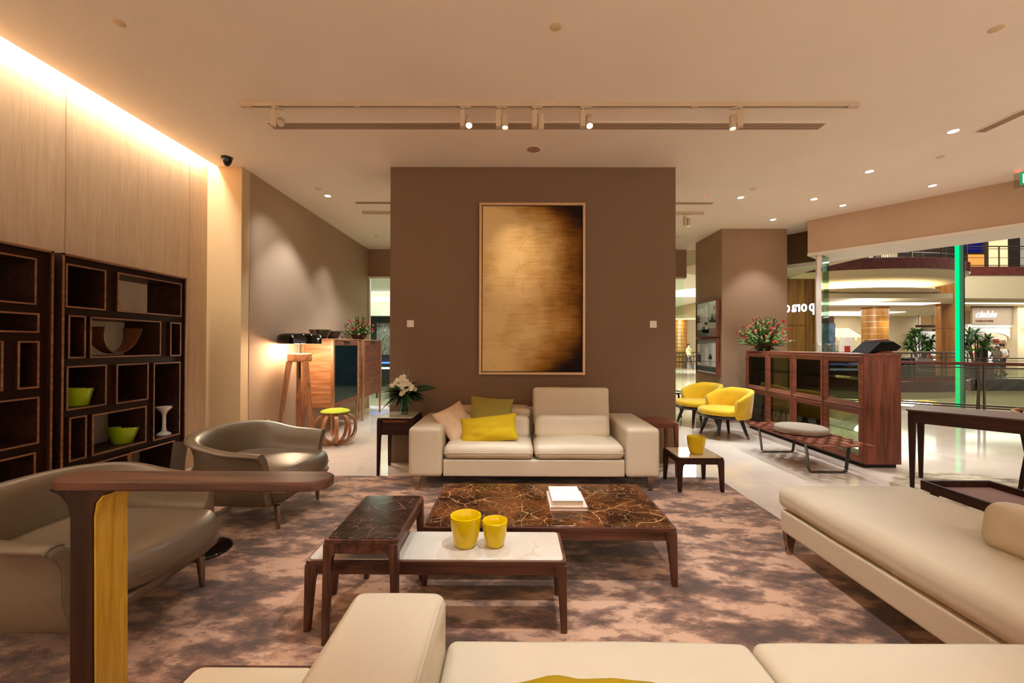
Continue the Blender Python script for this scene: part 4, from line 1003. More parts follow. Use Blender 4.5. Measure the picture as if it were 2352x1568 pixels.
# ------------------------------------------------------------------ photographs on the pillar
def photo(z0, z1, label, kind):
    t = thing('framed_photograph', label, 'framed photograph', (3.49, 7.50, z0), 0, 'framed photographs on the pillar'); h = z1-z0; w = .40; k = .018; D = .075
    m_ = MB(); m_.box(-D, -w, 0, -.001, -w+k, h); m_.box(-D, w-k, 0, -.001, w, h); m_.box(-D, -w+k, 0, -.001, w-k, k); m_.box(-D, -w+k, h-k, -.001, w-k, h)
    m_.build('frame', M_WALR('z'), t, bevel=.002)
    greys = [mat('print_%d' % i, c, .5) for i, c in enumerate(('cfc9c6', '8f8a88', '4a4646', '232121', 'e8e3df', 'a87d6c', '6b6664'))]
    m_ = MB(); x = -D+.02; iw = w-k; ih = h-2*k
    m_.cur = 0; m_.box(x, -iw, k, x+.004, iw, h-k)
    def q(u0, v0, u1, v1, c, dz=.0, lay=1):    # u: 0 at the far (left) side, 1 near; v up
        m_.cur = c; y0 = iw-2*iw*u1; y1 = iw-2*iw*u0; xx = x-.0004*lay
        m_.add([(xx, y1, k+ih*v0), (xx, y0, k+ih*v0+dz), (xx, y0, k+ih*v1+dz), (xx, y1, k+ih*v1)], [(0, 1, 2, 3)])
    if kind == 0:
        q(0, .85, 1, 1, 1); q(.18, .38, .35, .85, 4, 0, 2); q(.25, .4, .30, .70, 1, 0, 3); q(.42, .40, .60, .93, 4, 0, 2); q(.58, .38, .62, .95, 1, 0, 3); q(.66, .45, 1, .97, 0, 0, 2)
        q(.84, .75, .93, .87, 3, 0, 3); q(0, .42, .18, .66, 3, 0, 3); q(.03, .46, .15, .62, 6, 0, 4); q(0, .0, 1, .22, 1, 0, 2); q(0, .2, .2, .4, 0, -.02, 3); q(.17, .28, .34, .36, 4, 0, 4)
        q(.4, .34, .56, .42, 2, 0, 4); q(.64, .40, .96, .48, 3, -.01, 5); q(.60, .25, .9, .38, 0, -.02, 4); q(.73, .47, .86, .64, 3, 0, 6); q(.03, 0, .5, .20, 6, 0, 5); q(.28, .12, .62, .30, 6, -.03, 5); q(.5, .1, .9, .25, 5, -.04, 5)
        q(.45, .2, .58, .30, 4, 0, 6); q(.90, .5, .98, .62, 2, 0, 6)
    else:
        q(0, .88, 1, 1, 1); q(0, .23, .22, .88, 4, 0, 2); q(.2, .23, .42, .88, 0, 0, 2); q(.42, .25, .60, .80, 4, 0, 3); q(.6, .22, .75, .9, 0, 0, 3); q(.75, .2, 1, .9, 4, 0, 3); q(.02, .30, .20, .55, 2, 0, 5); q(.06, .56, .12, .62, 2, 0, 5)
        q(0, .0, 1, .20, 2, 0, 4); q(0, 0, 1, .06, 0, -.01, 5); q(.25, .34, .9, .36, 1, 0, 6)
        for u in (.36, .44, .68, .76): q(u, .12, u+.015, .34, 1, 0, 7)
        q(.66, .36, .68, .46, 3, 0, 7); q(.60, .42, .78, .52, 3, 0, 7); q(.66, .5, .74, .58, 2, 0, 7)
    m_.build('print', greys, t)
    B(-D+.008, -iw, k, -D+.0095, iw, h-k).build('glazing', glassmat('thin_glass', 'ffffff', .05), t)
photo(1.44, 2.075, 'upper framed black and white photo of a furnished room, on the pillar', 0)
photo(.79, 1.41, 'lower framed black and white photo with a round glass table, on the pillar', 1)

# ------------------------------------------------------------------ yellow tub chairs
def tub_chair():
    t = thing('tub_chair', 'x', 'chair', (0, 0, 0), 0, 'yellow tub chairs by the pillar')      # faces -y
    R_ = .355
    m_ = MB(); rg = []
    A0 = radians(-8); A1 = radians(188); n = 34
    for i in range(n+1):
        a = A0+(A1-A0)*i/n; e = min(1, min(i, n-i)/4); h = .545+.125*min(1, max(0, sin(a)+.35)/1.1)*1.0; h -= .03*(1-e)
        lo = .285 if e > .2 else .315
        sec = [(R_-.045, lo+.02), (R_-.02, lo), (R_+.000, lo+.012), (R_+.020, (lo+h)/2), (R_+.035, h-.03), (R_+.030, h), (R_+.012, h+.008), (R_-.012, h-.004), (R_-.03, h-.06), (R_-.05, .42)]
        rg.append([(r*cos(a), r*sin(a)*.97, z) for r, z in sec])
    m_.rings(rg, True, True, True); s_ = m_.build('shell', M_YELF, t, smooth=True, angle=70)
    m_ = MB(); m_.lathe([(.001, .325), (.31, .325), (.335, .335), (.345, .36), (.335, .395), (.31, .408), (.15, .416), (.001, .417)], n=44); m_.build('seat_cushion', M_YELF, t, smooth=True, angle=80)
    m_ = MB(); m_.lathe([(.001, .278), (.30, .278), (.325, .290), (.335, .31), (.328, .325), (.001, .325)], n=44); m_.build('seat_ring', mat('ebony', '15120e', .35), t, smooth=True)
    for k in range(4):
        a = radians(45+90*k); c, s_ = cos(a), sin(a)
        lg = MB().tube([(c*.215, s_*.215, .28), (c*.265, s_*.265, .14), (c*.300, s_*.300, .045)], [.028, .023, .018], 8).build('leg', mat('ebony', '15120e', .35), t, smooth=True)
        MB().tube([(c*.300, s_*.300, .045), (c*.315, s_*.315, .0)], [.0185, .015], 8).build('foot_cap', mat('copper', '8a5a45', .3, 1.), lg, smooth=True)
    return t
tc1 = tub_chair(); tc1.location = (3.0, 6.02, 0); tc1.rotation_euler = (0, 0, radians(-84)); tc1['label'] = 'yellow velvet tub chair in front, nearer the wooden counter'
copy_thing(tc1, (2.98, 6.84, 0), radians(-80), 'yellow velvet tub chair behind, nearer the brown wall')
t = thing('side_table', 'small round black tray table half hidden behind the brown wall', 'table', (2.78, 7.50, 0))
MB().lathe([(.001, .448), (.20, .448), (.235, .452), (.235, .475), (.222, .478), (.215, .462), (.001, .460)], n=36).build('tabletop', mat('ebony', '15120e', .35), t, smooth=True)
for k in range(3): a = 2.1*k+.1; MB().tube([(.16*cos(a), .16*sin(a), .45), (.19*cos(a), .19*sin(a), .22), (.22*cos(a), .22*sin(a), 0)], [.018, .015, .011], 8).build('leg', mat('ebony', '15120e', .35), t, smooth=True)
t = thing('table_lamp', 'bubbled amber glass lamp base on the small black tray table', 'lamp', (2.76, 7.45, .4615))
MB().lathe([(.001, 0), (.06, 0), (.06, .05), (.001, .05)], n=20).build('base', M_BLACKM, t)
m_ = MB(); m_.lathe([(.001, .05)]+[(.038+.010*(k % 2), .05+.014*k) for k in range(21)]+[(.001, .335)], n=18); m_.build('glass_body', mat('amber_metal', 'b88a50', .12, 1.), t, smooth=True, angle=80)
m_ = MB(); 
for k in range(40): a = k*2.4; m_.ball((.047*cos(a), .047*sin(a), .06+.0068*k), .011, 5)
m_.build('bubbles', mat('amber_glass', 'd8b080', .05, .8), t, smooth=True)

# ------------------------------------------------------------------ glass fronted counter
ctr = thing('display_counter', 'walnut counter with eight framed smoked glass panels on its front', 'counter', (3.715, 4.475, 0))
cw, cl, ch = .395, 2.235, 1.213
m_ = MB(); m_.box(0, 0, .04, cw, .045, ch-.022); m_.box(0, cl-.045, .04, cw, cl, ch-.022); m_.box(0, .045, .04, cw, cl-.045, .065); m_.box(cw-.02, .045, ch-.08, cw, cl-.045, ch-.022)
m_.box(0, cl/2-.012, .065, cw-.02, cl/2+.012, ch-.022); m_.box(0.02, .045, .615, cw-.02, cl-.045, .635)
m_.build('carcass', M_WALR('z'), ctr, bevel=.001)
B(-.004, -.004, ch-.022, cw+.004, cl+.004, ch).build('worktop', M_WALR('y'), ctr, bevel=.002)
B(.03, .03, 0, cw-.03, cl-.03, .04).build('plinth', M_UNDER, ctr)
for k in range(4):
    y0 = k*cl/4+.004; y1 = (k+1)*cl/4-.004
    for j, (z0, z1) in enumerate(((.062, .620), (.628, ch-.028))):
        m_ = MB()
        def rr(i_, x): return [(x, y0+i_, z0+i_), (x, y1-i_, z0+i_), (x, y1-i_, z1-i_), (x, y0+i_, z1-i_)]
        m_.rings([rr(0, -.001), rr(0, -.020), rr(.006, -.026), rr(.062, -.006), rr(.062, -.001)], False, False)
        fr = m_.build('panel_frame', M_WALR('y'), ctr)
        B(-.0035, y0+.061, z0+.061, -.0015, y1-.061, z1-.061).build('glass_panel', M_DGLASS, fr)
    B(.02, y0+.045 if k == 0 else y0, .92, cw-.03, y1-.045 if k == 3 else y1, .928).build('glass_shelf', glassmat('shelf_glass', 'b8ccb8', .1), ctr)
    B(.02, y0+.045 if k == 0 else y0, .36, cw-.03, y1-.045 if k == 3 else y1, .368).build('glass_shelf', glassmat('shelf_glass', 'b8ccb8', .1), ctr)

# angled black screen with a wooden base at the counter end
mo = thing('monitor', 'black angled screen stand at the near end of the counter', 'monitor', (4.0, 4.66, ch+.0005))
m_ = MB(); m_.hexa([(-.10, -.10, 0), (.10, -.10, 0), (.10, .12, 0), (-.10, .12, 0), (.0, -.08, .035), (.10, -.10, .035), (.10, .12, .035), (.0, .08, .035)]); m_.build('stand', M_WALR('x'), mo)
m_ = MB(); pr = [(-.17, .004), (-.04, .125), (.105, .128), (.19, .075), (.13, .028), (.0, .036)]
m_.rings([[(x, y, z) for x, z in pr] for y in (-.11, .13)]); m_.build('screen_housing', mat('matte_black', '0b0b08', .7, spec=.15), mo, bevel=.004)
m_ = MB(); pr = [(-.045, .1255), (.105, .1285), (.15, .128), (.07, .155), (-.04, .150)]
m_.rings([[(x, y, z) for x, z in pr] for y in (-.06, .10)]); m_.build('wooden_cap', M_WAL('x'), mo)
def dome(x, y, label):
    t = thing('glass_cloche', label, 'glass cloche', (x, y, ch+.0005), 0, 'glass cloches on the counter')
    MB().lathe([(.045, 0), (.048, .05), (.042, .085), (.022, .108), (.008, .112)], n=20).build('dome', glassmat('cloche_glass', 'eef4ee', .16), t, smooth=True)
    MB().ball((0, 0, .118), .010, 6).build('knob', glassmat('cloche_glass', 'eef4ee', .16), t, smooth=True)
dome(3.965, 5.52, 'leftmost of the three glass cloches on the counter'); dome(4.035, 5.43, 'middle one of the three glass cloches on the counter'); dome(3.99, 5.26, 'rightmost of the three glass cloches on the counter')

# ------------------------------------------------------------------ slatted bench and cushion
bn = thing('bench', 'low bench with staggered wooden slat top and steel legs before the counter', 'bench', (3.21, 4.70, 0))
m_ = MB(); random.seed(3); nx, ny = 9, 18; bw, bl = .56, 1.27
for i in range(nx):
    for j in range(ny):
        cx = -bw/2+bw*(i+.5)/nx; cy = -bl/2+bl*(j+.5)/ny
        if (i+j) % 2 == 0 or (i % 4 == 1 and j % 3 == 0):
            l_ = bl/ny*.98; off = random.uniform(-.004, .004)
            m_.box(cx-bw/nx*.47, cy-l_*.62, .322+off, cx+bw/nx*.47, cy+l_*.62, .333+off)
for i in range(nx+1): m_.box(-bw/2+bw*i/nx-.006, -bl/2+.03, .312, -bw/2+bw*i/nx+.006, bl/2-.03, .3205)
m_.build('slatted_top', M_WALR('y'), bn); random.seed(7)
for y in (-.385, .43):
    MB().strip([(-.225, y, .312), (-.19, y, .04), (-.183, y, .018), (-.165, y, .008), (.165, y, .008), (.183, y, .018), (.19, y, .04), (.225, y, .312)], (0, .035, 0), .010).build('leg', M_STEEL, bn)
m_ = MB(); m_.lathe([(.001, 0), (.24, 0), (.255, .008), (.258, .035), (.252, .060), (.235, .068), (.001, .072)], n=48)
o = m_.build('round_cushion', mat('grey_wool', '948573', .95, bump=.4, bscale=240, vary=.08, vscale=60), smooth=True, angle=60); o.location = (3.19, 4.69, .3395); tag(o, 'round grey wool cushion lying on the slatted bench', 'cushion')

# ------------------------------------------------------------------ writing desk and chair
ang = atan2(-.78, .626)
dk = thing('writing_desk', 'dark walnut writing desk on tapered legs by the shop entrance', 'desk', (3.60, 3.86, 0), ang)
dl, dd_ = 1.5, .50
B(-.01, -.01, .707, dl+.01, dd_+.01, .72).build('desktop', M_WAL('x'), dk, bevel=.002)
m_ = MB(); m_.box(.05, .012, .600, dl-.05, .03, .706); m_.box(.05, dd_-.03, .600, dl-.05, dd_-.012, .706); m_.box(.012, .05, .600, .03, dd_-.05, .706); m_.box(dl-.03, .05, .600, dl-.012, dd_-.05, .706)
m_.build('apron', M_WALD('x'), dk)
for sx in (0, 1):
    for sy in (0, 1):
        X = lambda a: a if not sx else dl-a
        Y = lambda a: a if not sy else dd_-a
        rg = [[(X(a), Y(a), z), (X(b_), Y(a), z), (X(b_), Y(b_), z), (X(a), Y(b_), z)] for z, a, b_ in ((.010, .012, .042), (.60, .002, .055), (.706, .002, .068))]
        MB().rings(rg).build('leg', M_WALD('z'), dk, bevel=.004)
ch_ = thing('dining_chair', 'walnut chair with black seat behind the writing desk', 'chair', (4.80, 3.68, 0), ang+pi/2)
B(-.22, -.22, .345, .22, .22, .372).build('seat_frame', M_WALD('x'), ch_, bevel=.004)
MB().rbox((0, 0, .393), (.225, .225, .020), .016, 5, crown=.012).build('seat', mat('black_leather', '26211e', .4), ch_, smooth=True)
for sx in (-1, 1):
    for sy in (-1, 1):
        top = .345 if sy < 0 else .69; by = .25 if sy > 0 else -.21
        MB().rings([[(sx*.205-.016, by-.016, .010), (sx*.205+.016, by-.016, .010), (sx*.205+.016, by+.016, .010), (sx*.205-.016, by+.016, .010)],
                    [(sx*.205-.019, sy*.205-.019, .345), (sx*.205+.019, sy*.205-.019, .345), (sx*.205+.019, sy*.205+.019, .345), (sx*.205-.019, sy*.205+.019, .345)]]+
                   ([[(sx*.205-.016, .24, top), (sx*.205+.016, .24, top), (sx*.205+.016, .27, top), (sx*.205-.016, .27, top)]] if sy > 0 else [])).build('leg', M_WALD('z'), ch_, bevel=.003)
m_ = MB(); rg = []
for i in range(9):
    u = -1+i/4; x = u*.225; y = .235+.045*(1-u*u); rg.append([(x, y, .625), (x, y+.022, .625), (x, y+.026, .712), (x, y+.004, .712)])
m_.rings(rg); m_.build('backrest', M_OAK('x'), ch_, smooth=True, angle=50)

# ------------------------------------------------------------------ shop name on the glass, seen from behind
sg = thing('shop_sign', 'glowing white shop lettering reading porao backwards through the glass', 'sign', (0, 0, 0))
xx = [0, .118, .226, .292, .398]
base = Vector(fp(-.135, .80)+(0,)); 
for ch1, off in zip('porao', xx):
    to = text_mesh(ch1, .27, .012, emit('sign_white', 'dfe4ff', 2.6), 'letter', offset=.004); to.parent = sg
    p = base-DIR*(off*.93); to.location = (p.x, p.y, 1.895); to.rotation_euler = (pi/2, 0, atan2(-DIR.y, -DIR.x)); to.scale = (.62, 1, 1)

# =================================================================== the mall outside
M_MCREAM = mat('mall_cream', 'c8b48c', .8); M_MRED = mat('mall_red_granite', '5c2014', .12, vary=.3, vscale=6); M_MWOOD = wood('mall_wood', '9a6228', '6e4016', 'z', .4, .25)
M_MGLOW = emit('cove_glow', 'fff6e0', 1.7); M_MGLOW2 = emit('cove_glow_soft', 'fff0cc', 1.0); M_RAIL = mat('rail_steel', '55493c', .35, .8)
M_MFLOOR = mat('mall_floor', 'b9b09a', .10, vary=.12, vscale=.8)
M_MWALL = mat('mall_shop_wall', 'd2bd96', .8)
struct(MB().prism([(6.6, 10.4), (6.6, 9.0), (-3.5, 8.9), (-14, 8.9), (-14, 40), (12.5, 40), (12.5, 24.0), (9.2, 20.0), (8.6, 14.0)], -.6, -.30).build('floor_mall_back', M_MFLOOR))
struct(MB().prism([(12.5, 20.3), (60, 20.3), (60, 27), (12.5, 27)], -.85, -.30).build('floor_mall_far', M_MFLOOR))
edge = [(8.4, 13.0), (7.3, 11.3), (6.95, 9.9), (6.93, 9.1), (6.98, 8.4), (7.19, 7.44), (7.75, 6.37), (8.9, 4.9), (11, 2.5), (14.8, -1)]
sl = [fp(-3.2, 1.3)]+[fp(-1.5, .84), fp(0, .84), fp(0, .79), fp(12, .79)]+list(reversed(edge))
struct(MB().prism(sl, 3.05, 3.5).build('ceiling_gallery', mat('gallery_ceiling', 'd8c8a8', .8)))
area((6.6, 8.2, 3.0), (6.6, 8.2, 0), 60, 1.2, 3.5, WHITE)

# near balustrade on the edge of the atrium
bal = thing('balustrade', 'glass balustrade with red brown handrail just outside the shop', 'railing', (0, 0, 0))
A_ = Vector((6.75, 10.28, 0)); Bv = Vector((13.6, 5.64, 0)); dv = (Bv-A_).normalized(); Ln = (Bv-A_).length
MB().tube([tuple(A_+Vector((0, 0, .94))), tuple(Bv+Vector((0, 0, .94)))], .034, 10).build('handrail', wood('handrail_wood', '6e3524', '4a2014', 'x', .3), bal, smooth=True)
for z, r in ((.86, .014), (.10, .018), (.055, .016)): MB().tube([tuple(A_+Vector((0, 0, z))), tuple(Bv+Vector((0, 0, z)))], r, 8).build('rail', M_RAIL, bal, smooth=True)
t0 = ((Vector((9.36, 8.52, 0))-A_).dot(dv)) % 1.55
k = 0
while t0+k*1.55 < Ln:
    p = A_+dv*(t0+k*1.55); nn = Vector((-dv.y, dv.x, 0))
    MB().tube([tuple(p+Vector((0, 0, 0))), tuple(p-nn*.05+Vector((0, 0, .5))), tuple(p-nn*.01+Vector((0, 0, .90)))], [.03, .022, .018], 8).build('post', M_RAIL, bal, smooth=True)
    MB().tube([tuple(p+dv*.09), tuple(p+dv*.09+Vector((0, 0, .98)))], .02, 6).build('post', M_RAIL, bal)
    if k: pass
    q0 = p+dv*.03; q1 = p+dv*1.52
    g = MB(); g.add([tuple(q0+Vector((0, 0, .13))), tuple(q1+Vector((0, 0, .13))), tuple(q1+Vector((0, 0, .84))), tuple(q0+Vector((0, 0, .84))),
                     tuple(q0+nn*.01+Vector((0, 0, .13))), tuple(q1+nn*.01+Vector((0, 0, .13))), tuple(q1+nn*.01+Vector((0, 0, .84))), tuple(q0+nn*.01+Vector((0, 0, .84)))], [(0, 1, 2, 3), (4, 7, 6, 5), (0, 3, 7, 4), (1, 5, 6, 2), (3, 2, 6, 7), (0, 4, 5, 1)])
    g.build('glass_panel', glassmat('rail_glass', 'dfe8dc', .07), bal); k += 1
# wood panelled wall seen through the shop lettering
struct(B(5.4, 11.0, -.3, 8.0, 11.4, 3.04).build('wall_mall_wood', M_MWOOD))
for i, x in enumerate((7.05, 7.62, 7.82)): struct(B(x-.006, 10.985, -.3, x+.006, 11.0, 3.04).build('trim_%d' % (20+i), mat('joint_brown', '4a2a10', .8)))
struct(B(6.5, 10.986, 1.82, 7.62, 11.0, 1.835).build('trim_23', mat('joint_brown', '4a2a10', .8)))

# oval balconies
def oval(dz, label, light=True, top_rail=True):
    t = thing('oval_balcony', label, 'balcony', (12.8, 15.9, dz)); a_, b_ = 3.6, 2.4
    MB().lathe([(.99, 4.15), (1, 4.13), (1, 3.81), (.99, 3.79), (.3, 3.79), (.3, 4.15)], n=96, sx=a_, sy=b_).build('fascia', M_MRED, t, smooth=True, angle=40)
    MB().lathe([(.985, 3.785), (.965, 3.70), (.93, 3.60), (.88, 3.53), (.80, 3.48), (.45, 3.46), (.001, 3.46)], n=96, sx=a_, sy=b_).build('curved_soffit', M_MCREAM, t, smooth=True, angle=60)
    MB().lathe([(.70, 3.19), (.001, 3.19)], n=80, sx=a_, sy=b_).build('cove_strip', emit('oval_glow', 'fff2c8', 7), t)
    MB().lathe([(.750, 3.25), (.765, 3.25), (.765, 3.17), (.73, 3.13), (.001, 3.13)], n=80, sx=a_, sy=b_).build('lower_disc', M_MCREAM, t, smooth=True, angle=50)
    if top_rail:
        for z, r in ((5.05, .03), (4.9, .015), (4.30, .015)):
            MB().tube([(a_*.97*cos(q), b_*.97*sin(q), z) for q in [pi+.0+i*pi/40 for i in range(0, 46)]], r, 6).build('rail', M_RAIL, t, smooth=True)
        for i in range(12): q = pi+i*pi/10; MB().tube([(a_*.97*cos(q), b_*.97*sin(q), 4.15), (a_*.97*cos(q), b_*.97*sin(q), 5.05)], .022, 6).build('post', M_RAIL, t)
    return t
oval(0, 'oval balcony of the floor above with glowing cove, across the atrium')
oval(-3.99, 'lower oval balcony at shop level across the atrium')
point((12.8, 15.4, 2.6), 90, .3, WHITE)
# upper floor contents behind the oval
struct(B(9.5, 19.0, 4.2, 17.0, 19.3, 9).build('wall_mall_upper', mat('dark_shop', '2a1c12', .6)))
for k, (x, w) in enumerate(((16.0, .28), (16.55, .42), (16.95, .3))):
    t = thing('lit_shop_window', 'lit slatted window high behind the oval balcony, number %s from the left' % ('one', 'two', 'three')[k], 'window', (x, 18.93, 5.25), 0, 'lit windows on the upper floor')
    B(0, 0, 0, w, .03, .55).build('pane', emit('warm_window', 'ffdca0', 1.1), t)
    m_ = MB(); 
    for q in range(5): m_.box(w*q/5+.02, -.02, 0, w*q/5+.04, 0, .55)
    m_.build('slats', mat('dark_shop', '2a1c12', .6), t)

# ceilings and back of the far side, left part
struct(MB().prism([(9, 17.6), (18.3, 17.6), (21.6, 20.9), (22.2, 21.2), (22.2, 27), (9, 27)], 2.92, 3.4).build('ceiling_mall_left', mat('mall_ceiling', 'cdbb94', .8)))
struct(MB().prism([(10.5, 14.5), (15.1, 14.5), (18.3, 17.6), (10.5, 17.6)], 2.93, 3.1).build('ceiling_mall_oval', mat('mall_ceiling', 'cdbb94', .8)))
def glow(name, x0, y0, z0, x1, y1, z1, label, m_=None):
    o = B(x0, y0, z0, x1, y1, z1).build(name, m_ or M_MGLOW); tag(o, label, 'cove light'); return o
glow('cove_light', 11.0, 15.9, 2.90, 16.1, 16.7, 2.925, 'long white cove light under the upper oval balcony')
glow('cove_light', 15.0, 20.0, 2.89, 18.6, 22.6, 2.915, 'broad white ceiling light behind the round wooden column')
area((15, 19, 2.85), (15, 19, 0), 220, 8, 5, WHITE)
struct(B(13.2, 26.4, -.3, 60, 26.8, 9).build('wall_mall_rear', M_MWALL))
struct(B(16.0, 23.0, -.3, 22.2, 23.3, 2.92).build('wall_mall_shop', M_MWALL))

def column(x, y, r, z0, z1, label, square=False):
    t = thing('wood_column', label, 'column', (x, y, 0))
    if square:
        B(-r, -.12, z0, r, .12, z1).build('cladding', M_MWOOD, t, bevel=.03)
        m_ = MB(); m_.box(-r-.004, -.124, 1.98, r+.004, .124, 1.995); m_.build('joint', mat('joint_brown', '4a2a10', .8), t)
    else:
        MB().lathe([(r, z0), (r, z1)], n=40).build('cladding', wood('mall_wood_bright', 'a06a26', '774814', 'z', .35, .25), t, smooth=True)
        for z in [z0+.26*i for i in range(1, int((z1-z0)/.26))]: MB().lathe([(r+.004, z), (r+.004, z+.016)], n=40).build('metal_band', mat('band_metal', 'd8b888', .3, .6), t)
    return t
area((17, 14.5, 8.5), (19, 20, 0), 900, 6, 6, WHITE)  # added fill high in the atrium to brighten the far side
column(15.42, 18.0, .46, -.30, 2.915, 'round amber wood column with thin bands across the atrium')
spot((15.2, 17.1, 2.85), (15.35, 17.5, 1.2), 70, 70, .7, .04); spot((15.75, 17.2, 2.85), (15.7, 17.5, 1.2), 70, 70, .7, .04)
column(17.0, 16.6, .30, -.30, 4.6, 'square dark wood pier left of the green light', True)

# green light column
t = thing('light_column', 'tall glowing green light column in the atrium', 'light column', (11.64, 11.0, 0), 0)
B(-.10, -.03, -1.5, -.045, .03, 6.0).build('bright_strip', emit('green_bright', '00ea82', .9), t)
B(-.045, -.025, -1.5, .07, .03, 6.0).build('glass_box', mat('green_glass', '1f8a66', .3, emit='14a070', es=.22), t)
B(.07, -.03, -1.5, .095, .03, 6.0).build('edge_profile', M_BLACKM, t)
for x in (-.04, .03): B(x, -.032, -1.5, x+.010, -.0255, 6.0).build('mullion', mat('steel_green', '7a9a84', .3, .5), t)

# far side, right part: upper fascia, bulkhead, shop fronts
struct(B(18.5, 20.3, 4.70, 60, 20.9, 5.12).build('trim_30', M_MRED))
struct(B(18.5, 20.35, 3.60, 60, 20.9, 4.70).build('wall_mall_bulkhead', M_MCREAM))
struct(B(18.5, 20.3, -.86, 60, 20.36, -.30).build('trim_31', M_MRED))
struct(B(12.5, 20.5, -3.5, 60, 20.8, -.86).build('wall_mall_lower', M_MCREAM))
struct(B(21.6, 20.9, 3.45, 60, 27, 3.60).build('ceiling_mall_right', mat('mall_ceiling', 'cdbb94', .8)))
glow('cove_light', 21.6, 21.0, 3.42, 45, 21.35, 3.455, 'white cove light running above the right hand shop fronts')
area((26, 21.9, 3.38), (26, 21.9, 0), 170, 12, 1.4, WHITE)
def far_rail(z, y, x0, x1, label, zf):
    t = thing('balustrade', label, 'railing', (0, y, z))
    for q, r in ((1.0, .03), (.88, .015), (.45, .012), (.08, .02)): MB().tube([(x0, 0, q), (x1, 0, q)], r, 6).build('rail', M_RAIL, t)
    x = x0+.7
    while x < x1: MB().tube([(x, 0, 0), (x, 0, 1.0)], .03, 6).build('post', M_RAIL, t); x += 2.1
far_rail(-.30, 20.36, 18.6, 34, 'steel railing across the atrium at shop level', 0)
far_rail(5.12, 20.42, 18.6, 34, 'steel railing of the upper floor across the atrium', 0)
# upper floor shops on the right
struct(B(18.5, 23.4, 5.1, 60, 23.7, 10).build('wall_mall_upper_right', mat('dark_shop', '2a1c12', .6)))
def lit(name, x0, z0, x1, z1, y, col, st, label, cat='shop window'):
    o = B(x0, y, z0, x1, y+.05, z1).build(name, emit('lit_'+col, col, st)); return tag(o, label, cat)
lit('shop_window', 25.1, 5.3, 26.0, 6.35, 23.3, 'e8a050', .8, 'orange lit shop window of the upper floor, left one')
lit('shop_window', 26.3, 5.3, 27.3, 7.2, 23.3, 'ffd8a0', .9, 'cream lit shop window with white counter on the upper floor')
lit('shop_signboard', 24.6, 6.5, 25.9, 7.2, 23.3, '1a1a70', .6, 'dark blue signboard high on the upper floor', 'sign')
struct(B(28.1, 23.2, 5.1, 28.9, 23.4, 9).build('trim_32', M_WHITE))
# the cafe front with script lettering
MT = mat('sign_taupe', 'a08a70', .8)
sb = thing('shop_signboard', 'taupe shop signboard with glowing script reading ciable', 'sign', (24.9, 22.9, 2.47))
B(0, 0, 0, 2.15, .1, .92).build('board', MT, sb); B(0, -.02, .92, 2.15, .1, .98).build('top_edge', mat('dark_shop', '2a1c12', .6), sb)
def text(body, size, loc, mt_, parent, ext=.01, shear=0., name='lettering', sx=1.):
    to = text_mesh(body, size, ext, mt_, name, shear); to.parent = parent; to.location = loc; to.rotation_euler = (pi/2, 0, 0); to.scale = (sx, 1, 1); return to
text('ciable', .50, (.12, -.02, .38), emit('sign_white', 'dfe4ff', 2.6), sb, shear=.35)
text('CAKES & MORE', .14, (.16, -.02, .14), mat('sign_red', '7a4030', .7), sb)
# shop interior
lit('shop_interior', 24.6, -.3, 28.9, 2.4, 24.1, 'ffe0b8', .75, 'bright interior back of the cake shop', 'shop interior')
struct(B(24.7, 22.95, 2.30, 27.1, 23.1, 2.47).build('trim_33', M_WHITE))
m_ = MB(); rg = []
for i in range(13):
    a = pi*i/12; x = 1.05*cos(a); z = .42*sin(a); rg.append([(x, 0, 1.62+z), (x, .1, 1.62+z), (x, .1, 2.30), (x, 0, 2.30)])
m_.rings(rg, True, True); o = m_.build('arch', M_WHITE, loc=(26.0, 22.98, 0)); o['label'] = 'white arch over the cake shop opening'; o['category'] = 'arch'
random.seed(9)
CN = {'d86a60': 'coral', 'f0d8b0': 'cream', 'c9b030': 'yellow', 'f0a890': 'pink', 'ffffff': 'white'}
for k in range(24):
    row, q = k % 4, k//4; col = random.choice(list(CN)); x = 25.60+.33*q+random.uniform(0, .06); z = .32+.36*row
    o = B(x, 23.6, z, x+random.uniform(.14, .24), 23.75, z+random.uniform(.14, .28)).build('cake_box', mat('pack_'+col, col, .6))
    tag(o, '%s box, %s from the left on the %s shelf inside the cake shop' % (CN[col], ('first', 'second', 'third', 'fourth', 'fifth', 'sixth')[q], ('lowest', 'second lowest', 'second highest', 'highest')[row]), 'box', 'coloured boxes inside the cake shop')
t = thing('shelf_unit', 'white shelf unit inside the cake shop', 'shelf', (26.62, 23.65, 0))
for row in range(4): B(-1.1, -.1, .285+.36*row, 1.1, .2, .315+.36*row).build('shelf', M_WHITE, t)
for x in (-1.1, 1.06): B(x, -.1, -.3, x+.04, .2, 1.5).build('side_panel', M_WHITE, t)
t = thing('display_fridge', 'glass display fridge in front of the cake shop', 'fridge', (25.0, 22.3, -.3))
m_ = MB(); m_.box(0, 0, 0, 1.0, .6, .55); m_.box(0, 0, 1.35, 1.0, .6, 1.42); m_.box(0, 0, .55, .06, .6, 1.35); m_.box(.94, 0, .55, 1, .6, 1.35); m_.build('housing', M_BLACKM, t)
for z in (.62, .88, 1.12): B(.06, .05, z, .94, .55, z+.12).build('lit_shelf', emit('fridge_glow', 'cfeff0', 1.2), t)
struct(B(27.1, 22.7, -.3, 28.3, 23.2, 3.45).build('wall_mall_pier', M_MWALL))
t = thing('wall_lantern', 'black iron wall lantern glowing on the cream pier', 'lantern', (27.75, 22.7, 1.95))
